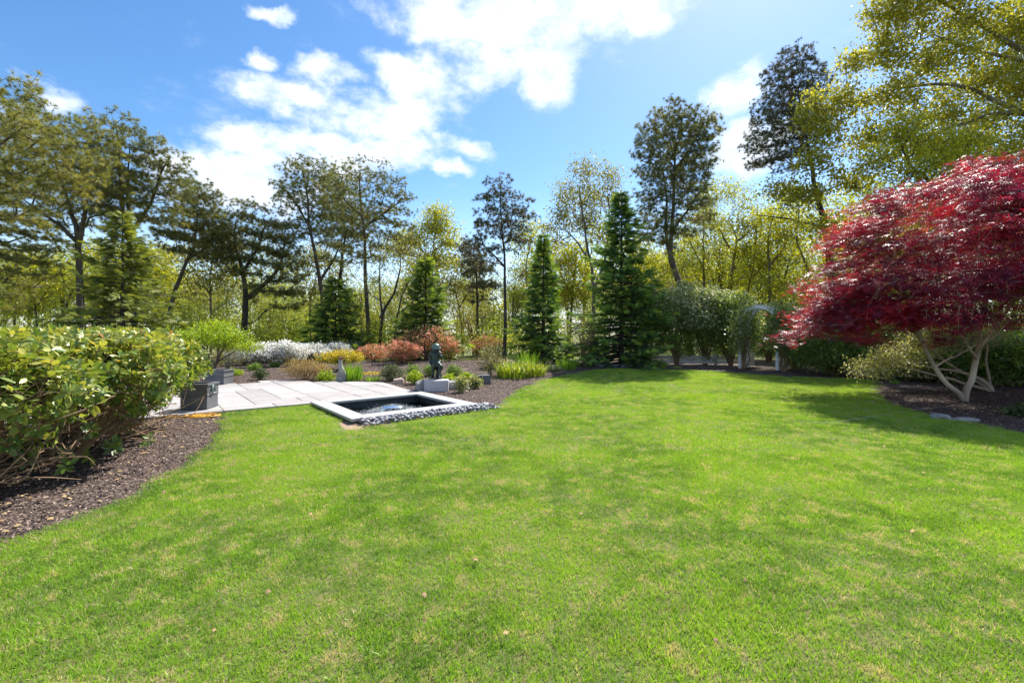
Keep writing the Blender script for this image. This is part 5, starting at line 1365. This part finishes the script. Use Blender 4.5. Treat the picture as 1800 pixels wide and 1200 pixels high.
sh('olive_shrub', 'small silvery green shrub in front of the coral azalea by the pine', 872, 640, 18, 606, 'dullgreen', 34, tips=140, per=8, leaf=.045, sig=.07, zc=.6)
blade_clump('daylily_clump', 'large arching yellow green daylily clump at the mulch edge', G(905, 667, .45), .52, .74, 640, 'lilyblade', 3, .42, .021, .55)
blade_clump('daylily_clump', 'right half of the daylily mass with shorter darker blades', G(937, 664, .45), .38, .58, 360, 'lilyblade', 4, .45, .019, .5)
blade_clump('iris_clump', 'bluish upright blades behind the daylily clump', G(925, 650, .5), .36, .62, 170, 'blade', 5, .3, .018, .15)
blade_clump('iris_clump', 'small clump of upright green blades below the slim spruce', G(996, 651, .3), .34, .44, 220, 'blade', 6, .35, .018, .2)
sh('perennial', 'low grey green mound between the daylilies and the small blade clump', 972, 655, 17, 641, 'dullgreen', 35, tips=90, per=10, leaf=.05, sig=.05, low=0, cat='plant', zc=.4)
gm = dict(tips=150, per=14, leaf=.035, sig=.035, low=0, zc=.45, cat='shrub', dep=1.)
sh('boxwood', 'bright round green boxwood right of the statue', 799, 663, 13.5, 640, 'green', 41, **gm)
sh('boxwood', 'bright green boxwood partly hidden behind the statue', 757, 658, 12, 640, 'green', 42, **gm)
sh('perennial', 'flat green mound left of the statue under the pink azalea', 727, 653, 13, 640, 'green', 43, **gm)
sh('perennial', 'small bright green mound on the mulch in front of the white azaleas', 447, 652, 11, 639, 'green', 44, **gm)
sh('perennial', 'small bright green tuft below the left side of the white row', 483, 646, 9, 637, 'green', 45, **gm)
sh('perennial', 'lime mound beside the right side of the rear planter', 413, 661, 14, 648, 'lime', 46, **gm)
sh('perennial', 'pale upright green perennial at the patio back edge left of the spirea', 458, 669, 12, 645, 'dullgreen', 47, tips=90, per=9, leaf=.05, sig=.04, low=0, zc=.5, cat='plant')
pr = dict(tips=70, per=10, leaf=.06, sig=.035, low=.02, zc=.55, nst=5, cat='shrub', dep=1.)
sh('young_azalea', 'young yellow green azalea left of the statue block', 730, 677, 14, 652, 'lime', 51, **pr)
sh('young_azalea', 'tallest young yellow green azalea right of the statue block', 810, 692, 12, 660, 'varieg', 52, **pr)
sh('young_azalea', 'small yellow green azalea against the right end of the statue block', 790, 678, 11, 659, 'lime', 53, **pr)
sh('young_azalea', 'bright yellow green azalea behind the tallest young one', 820, 672, 11, 655, 'lime', 54, **pr)
sh('young_azalea', 'small yellow green azalea left of the leaning slate block', 836, 684, 10, 662, 'varieg', 55, **pr)
sh('perennial', 'small spiky green plant at the right frame edge of the maple bed', 1795, 735, 22, 712, 'dullgreen', 56, tips=70, per=10, leaf=.07, sig=.05, low=0, zc=.4, cat='plant')
blade_clump('seedling', 'tiny leafy seedling on the mulch below the variegated shrub', G(1572, 675), .1, .18, 24, 'blade', 9, .6, .03, .5)

# lime green small tree behind the rear planter
q = G(374, 676, 1.1); r = np.random.default_rng(31); b = np.array(q)
S = [([b+[0,0,-.05], b+[.0,0,.35], b+[-.25,.1,.8], b+[-.5,.1,1.15]], .05, .02), ([b+[.02,0,.1], b+[.15,0,.6], b+[.45,-.1,1.1]], .04, .02), ([b+[0,.02,.2], b+[.05,.2,.8], b+[.05,.3,1.3]], .035, .018), ([b+[.1,0,.5], b+[.6,.1,.85], b+[.95,.1,1.0]], .025, .012), ([b+[-.1,0,.5], b+[-.7,-.1,.9], b+[-1.0,-.1,1.05]], .025, .012)]
bl = [(b+[-.7,0,1.25], (.6,.55,.22)), (b+[0,.1,1.5], (.6,.6,.22)), (b+[.6,0,1.2], (.5,.5,.24)), (b+[1.0,0,.95], (.35,.45,.2)), (b+[.1,-.3,1.2], (.6,.4,.2)), (b+[-1.1,0,1.05], (.3,.4,.18))]
T = in_blobs(r, bl, 330, .5); big, small, tp, td = grow(r, S, T, .3, .2, .5, .003, .45, .03, maxr=.03)
t_ = thing('small_tree', 'small spreading lime green tree just behind the rear planter', 'tree', tuple(b))
link('trunk', wood_mesh('trunk', big, small, M['stem_dark'], b, (7, 4)), t_)
V, F, A = crown_leaves(r, tp, td, 24, .085, .062, LEAF, .8, .5, .1)
link('crown', mesh_np('crown', V-b, F, M['lime'], attr=A), t_)
sh('olive_shrub', 'twiggy brown shrub behind the stems of the lime green tree', 400, 650, 30, 612, 'azleaf', 61, tips=200, per=6, leaf=.05, sig=.08)

# ------------------------------------------------------------------ rhododendron hedge
leafmesh = None
def rhodo(label, cx, cy, rx, ry, h, seed, nleafobj=0, tips=420):
    r = np.random.default_rng(seed+40); b = np.array([cx, cy, H(cx, cy)])
    # dome with a clipped flat top; leaves live in its outer shell only
    T = []
    while len(T) < tips:
        d = rdir(1, .3, r)[0]; u = r.uniform(.80, 1.04); wob = 1+.09*sin(5*math.atan2(d[1], d[0])+seed)+.05*sin(9*d[2]+seed)
        z = .68*h+d[2]*.36*h*u*1.35
        z = min(z, h*r.uniform(.88, 1.015)); q = np.array([d[0]*rx*u*wob, d[1]*ry*u*wob, z])
        if z < .34*h: continue
        if z < .55*h and r.uniform() < .66: continue
        if z >= h*.88: q[:2] *= r.uniform(0, 1)**.4
        T.append(q)
    T = np.array(T)
    for k in range(14 if seed < 3 else 0):
        a = r.uniform(0, 6.28); T = np.vstack([T, [cos(a)*rx*r.uniform(.5, 1), sin(a)*ry*r.uniform(.5, 1), r.uniform(.10, .35)*h]])
    S = []
    for k in range(17):
        a = 2*pi*k/17+r.uniform(-.3, .3); e = r.uniform(.45, .75)
        b0 = np.array([cos(a)*.16, sin(a)*.16, -.05]) if k else np.array([0, 0, -.05])
        S.append(([b0, np.array([cos(a)*rx*.28, sin(a)*ry*.28, h*.16])+r.normal(size=3)*.05, np.array([cos(a+.2)*rx*.5, sin(a+.2)*ry*.5, h*.38])+r.normal(size=3)*.06, np.array([cos(a)*rx*e, sin(a)*ry*e, h*.66])], .026, .011))
    big, small, tp, td = grow(r, S, T, .14*h, .14, .35, .0032, .48, .035, maxr=.018)
    t_ = thing('rhododendron', label, 'shrub', tuple(b))
    extra = []
    for k in range(230 if seed < 3 else 70):   # bare twisted twigs inside
        a = r.uniform(0, 6.28); p0 = np.array([cos(a)*rx*r.uniform(.1, .7), sin(a)*ry*r.uniform(.1, .7), h*r.uniform(.08, .5)])
        p1 = p0+np.array([cos(a)*.3, sin(a)*.3, .12])*r.uniform(.5, 1.6)+r.normal(size=3)*.1; p2 = p1+r.normal(size=3)*.16+np.array([0, 0, .08])
        extra.append((spline([p0, p1, p2], 6), np.linspace(.007, .003, 6)))
    link('stems', wood_mesh('stems', big, small+extra, M['stem'], (0, 0, 0), (7, 4)), t_)
    # whorls of leaves
    per = 10; n = len(tp); axis = td+rdir(n, 1.2, r)*.6; axis /= np.linalg.norm(axis, axis=1, keepdims=True)
    X, Dm, Nn = basis(axis, rdir(n, 0, r)); P, D, N, A, Sz = [], [], [], [], []
    for k in range(per):
        a = 2*pi*k/per+r.uniform(-.3, .3, n); el_ = r.uniform(-.25, .75, n)
        d = (X*np.cos(a)[:, None]+Nn*np.sin(a)[:, None])*np.cos(el_)[:, None]+axis*np.sin(el_)[:, None]
        P.append(tp+axis*r.uniform(-.07, .01, (n, 1))+d*.012); D.append(d); N.append(axis+rdir(n, 0, r)*.35)
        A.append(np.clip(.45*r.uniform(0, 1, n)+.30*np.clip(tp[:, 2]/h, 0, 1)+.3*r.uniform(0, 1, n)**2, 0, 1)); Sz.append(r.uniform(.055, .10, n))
    P, D, N, A, Sz = map(np.concatenate, (P, D, N, A, Sz))
    if nleafobj:
        W_ = P+b; dist = np.linalg.norm(W_-np.array([0, 0, CAMZ]), axis=1); vis = np.abs(W_[:, 0]) < W_[:, 1]*1.12
        sun_side = (P[:, 0]*.8-P[:, 1]*.6)+P[:, 2]*.4
        idx_ = np.argsort(dist/Sz-sun_side*12+np.where(vis, 0, 1e4))[:nleafobj]
        lm = []
        for k in range(6):
            tv, tf = BIGLEAF; lm.append(mesh_np('leaf', np.array(tv), np.array(tf), M['rhodo'], attr=np.full(len(tv), .25+.12*k)))
        Xb, Db, Nb = basis(D, N)
        for i in idx_:
            o = link('leaf', lm[int(A[i]*5.99)], t_)
            mm = Matrix(((Xb[i][0], Db[i][0], Nb[i][0], P[i][0]), (Xb[i][1], Db[i][1], Nb[i][1], P[i][1]), (Xb[i][2], Db[i][2], Nb[i][2], P[i][2]), (0, 0, 0, 1)))
            o.matrix_local = mm @ Matrix.Scale(Sz[i], 4)
        keep = np.ones(len(P), bool); keep[idx_] = False; P, D, N, A, Sz = P[keep], D[keep], N[keep], A[keep], Sz[keep]
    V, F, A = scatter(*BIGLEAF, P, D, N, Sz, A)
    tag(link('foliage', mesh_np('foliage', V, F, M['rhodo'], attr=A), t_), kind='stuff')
rhodo('nearest rhododendron of the left hedge, cut by the frame edge', -4.75, 3.55, 1.15, 1.2, 1.37, 1, 290, 1000)
rhodo('second rhododendron of the left hedge with bare brown stems below its leaves', -4.95, 4.9, 1.22, 1.1, 1.38, 2, 290, 1200)
rhodo('third rhododendron of the left hedge before the corner planter', -5.42, 6.15, 1.08, 1.0, 1.39, 3, 0, 950)
rhodo('farthest rhododendron of the left hedge beside the corner planter', -6.15, 7.0, .98, .7, 1.40, 4, 0, 620)
rhodo('rhododendron in the back of the left hedge at the frame edge', -6.6, 5.0, 1.1, 1.1, 1.44, 5, 0, 450)

# dry leaves fallen on the lawn and mulch
lr = random.Random(3); lv = [(0,0,0),(.3,.25,.06),(.42,.55,.02),(.2,.62,.1),(.12,1,.04),(-.1,.72,.12),(-.38,.6,.0),(-.28,.28,.08)]
lf = [(0,1,7),(1,2,3),(1,3,7),(7,3,5),(3,4,5),(7,5,6)]
dl = mesh_np('fallen_leaf', np.array(lv), np.array(lf), M['dryleaf'])
spots_px = [(648,905),(1710,909),(1308,1016),(840,985),(1600,935),(470,1035),(1135,905),(1130,700),(1172,694),(1095,680),(1385,690),(1408,672),(1395,680),(1300,668),(845,738),(1000,672),(1230,760),(620,818),(545,905),(1555,783),
            (285,868),(310,860),(345,838),(230,925),(1020,900),(885,1110),(1620,830),(1255,1120),(745,1040),(375,1110)]
for k, (px, py) in enumerate(spots_px):
    q = gp(px, py, .06); o = link('fallen_leaf', dl, None, q); s = lr.uniform(.022, .042); o.scale = (s, s, s*1.4); o.rotation_euler = (lr.uniform(-.6, .6), lr.uniform(-.6, .6), lr.uniform(0, 6.28))
    tag(o, 'dry tan oak leaf lying on the lawn grass', 'leaf', 'dry leaves fallen on the lawn')
# foliage of the screen that grows over the arbor
evg('thin pale leaved shrub climbing over the left post of the arbor', 1308, 16.9, 19, 536, 21, tips=170, per=12, leaf=.10, flowers=('varieg', .6, 8, .09, .3), low=.3)
evg('pale leaved shrub covering the right post of the arbor', 1378, 16.0, 22, 532, 22, tips=260, per=13, leaf=.10, flowers=('varieg', .7, 9, .09, .3), low=.25)
# litter lying on the mulch
r = np.random.default_rng(61); q = np.vstack([np.column_stack([r.uniform(6, 13, 900), r.uniform(4.5, 13, 900)]), np.column_stack([r.uniform(-5.5, -3.2, 260), r.uniform(2.6, 7.6, 260)]), np.column_stack([r.uniform(-3, 13, 500), r.uniform(12, 20, 500)])])
q = q[~inside(LAWN_D, q[:, 0], q[:, 1])]; n = len(q)
V, F, A = scatter(lv, lf, np.column_stack([q, hgt(q[:, 0], q[:, 1])+.03]), rdir(n, 0, r)*[1, 1, .3], rdir(n, 2, r), r.uniform(.02, .055, n), r.uniform(0, 1, n))
tag(link('leaf_litter', mesh_np('leaf_litter', V, F, M['dryleaf'])), 'scattered tan leaf litter and husks lying on the dark mulch', 'litter', kind='stuff')
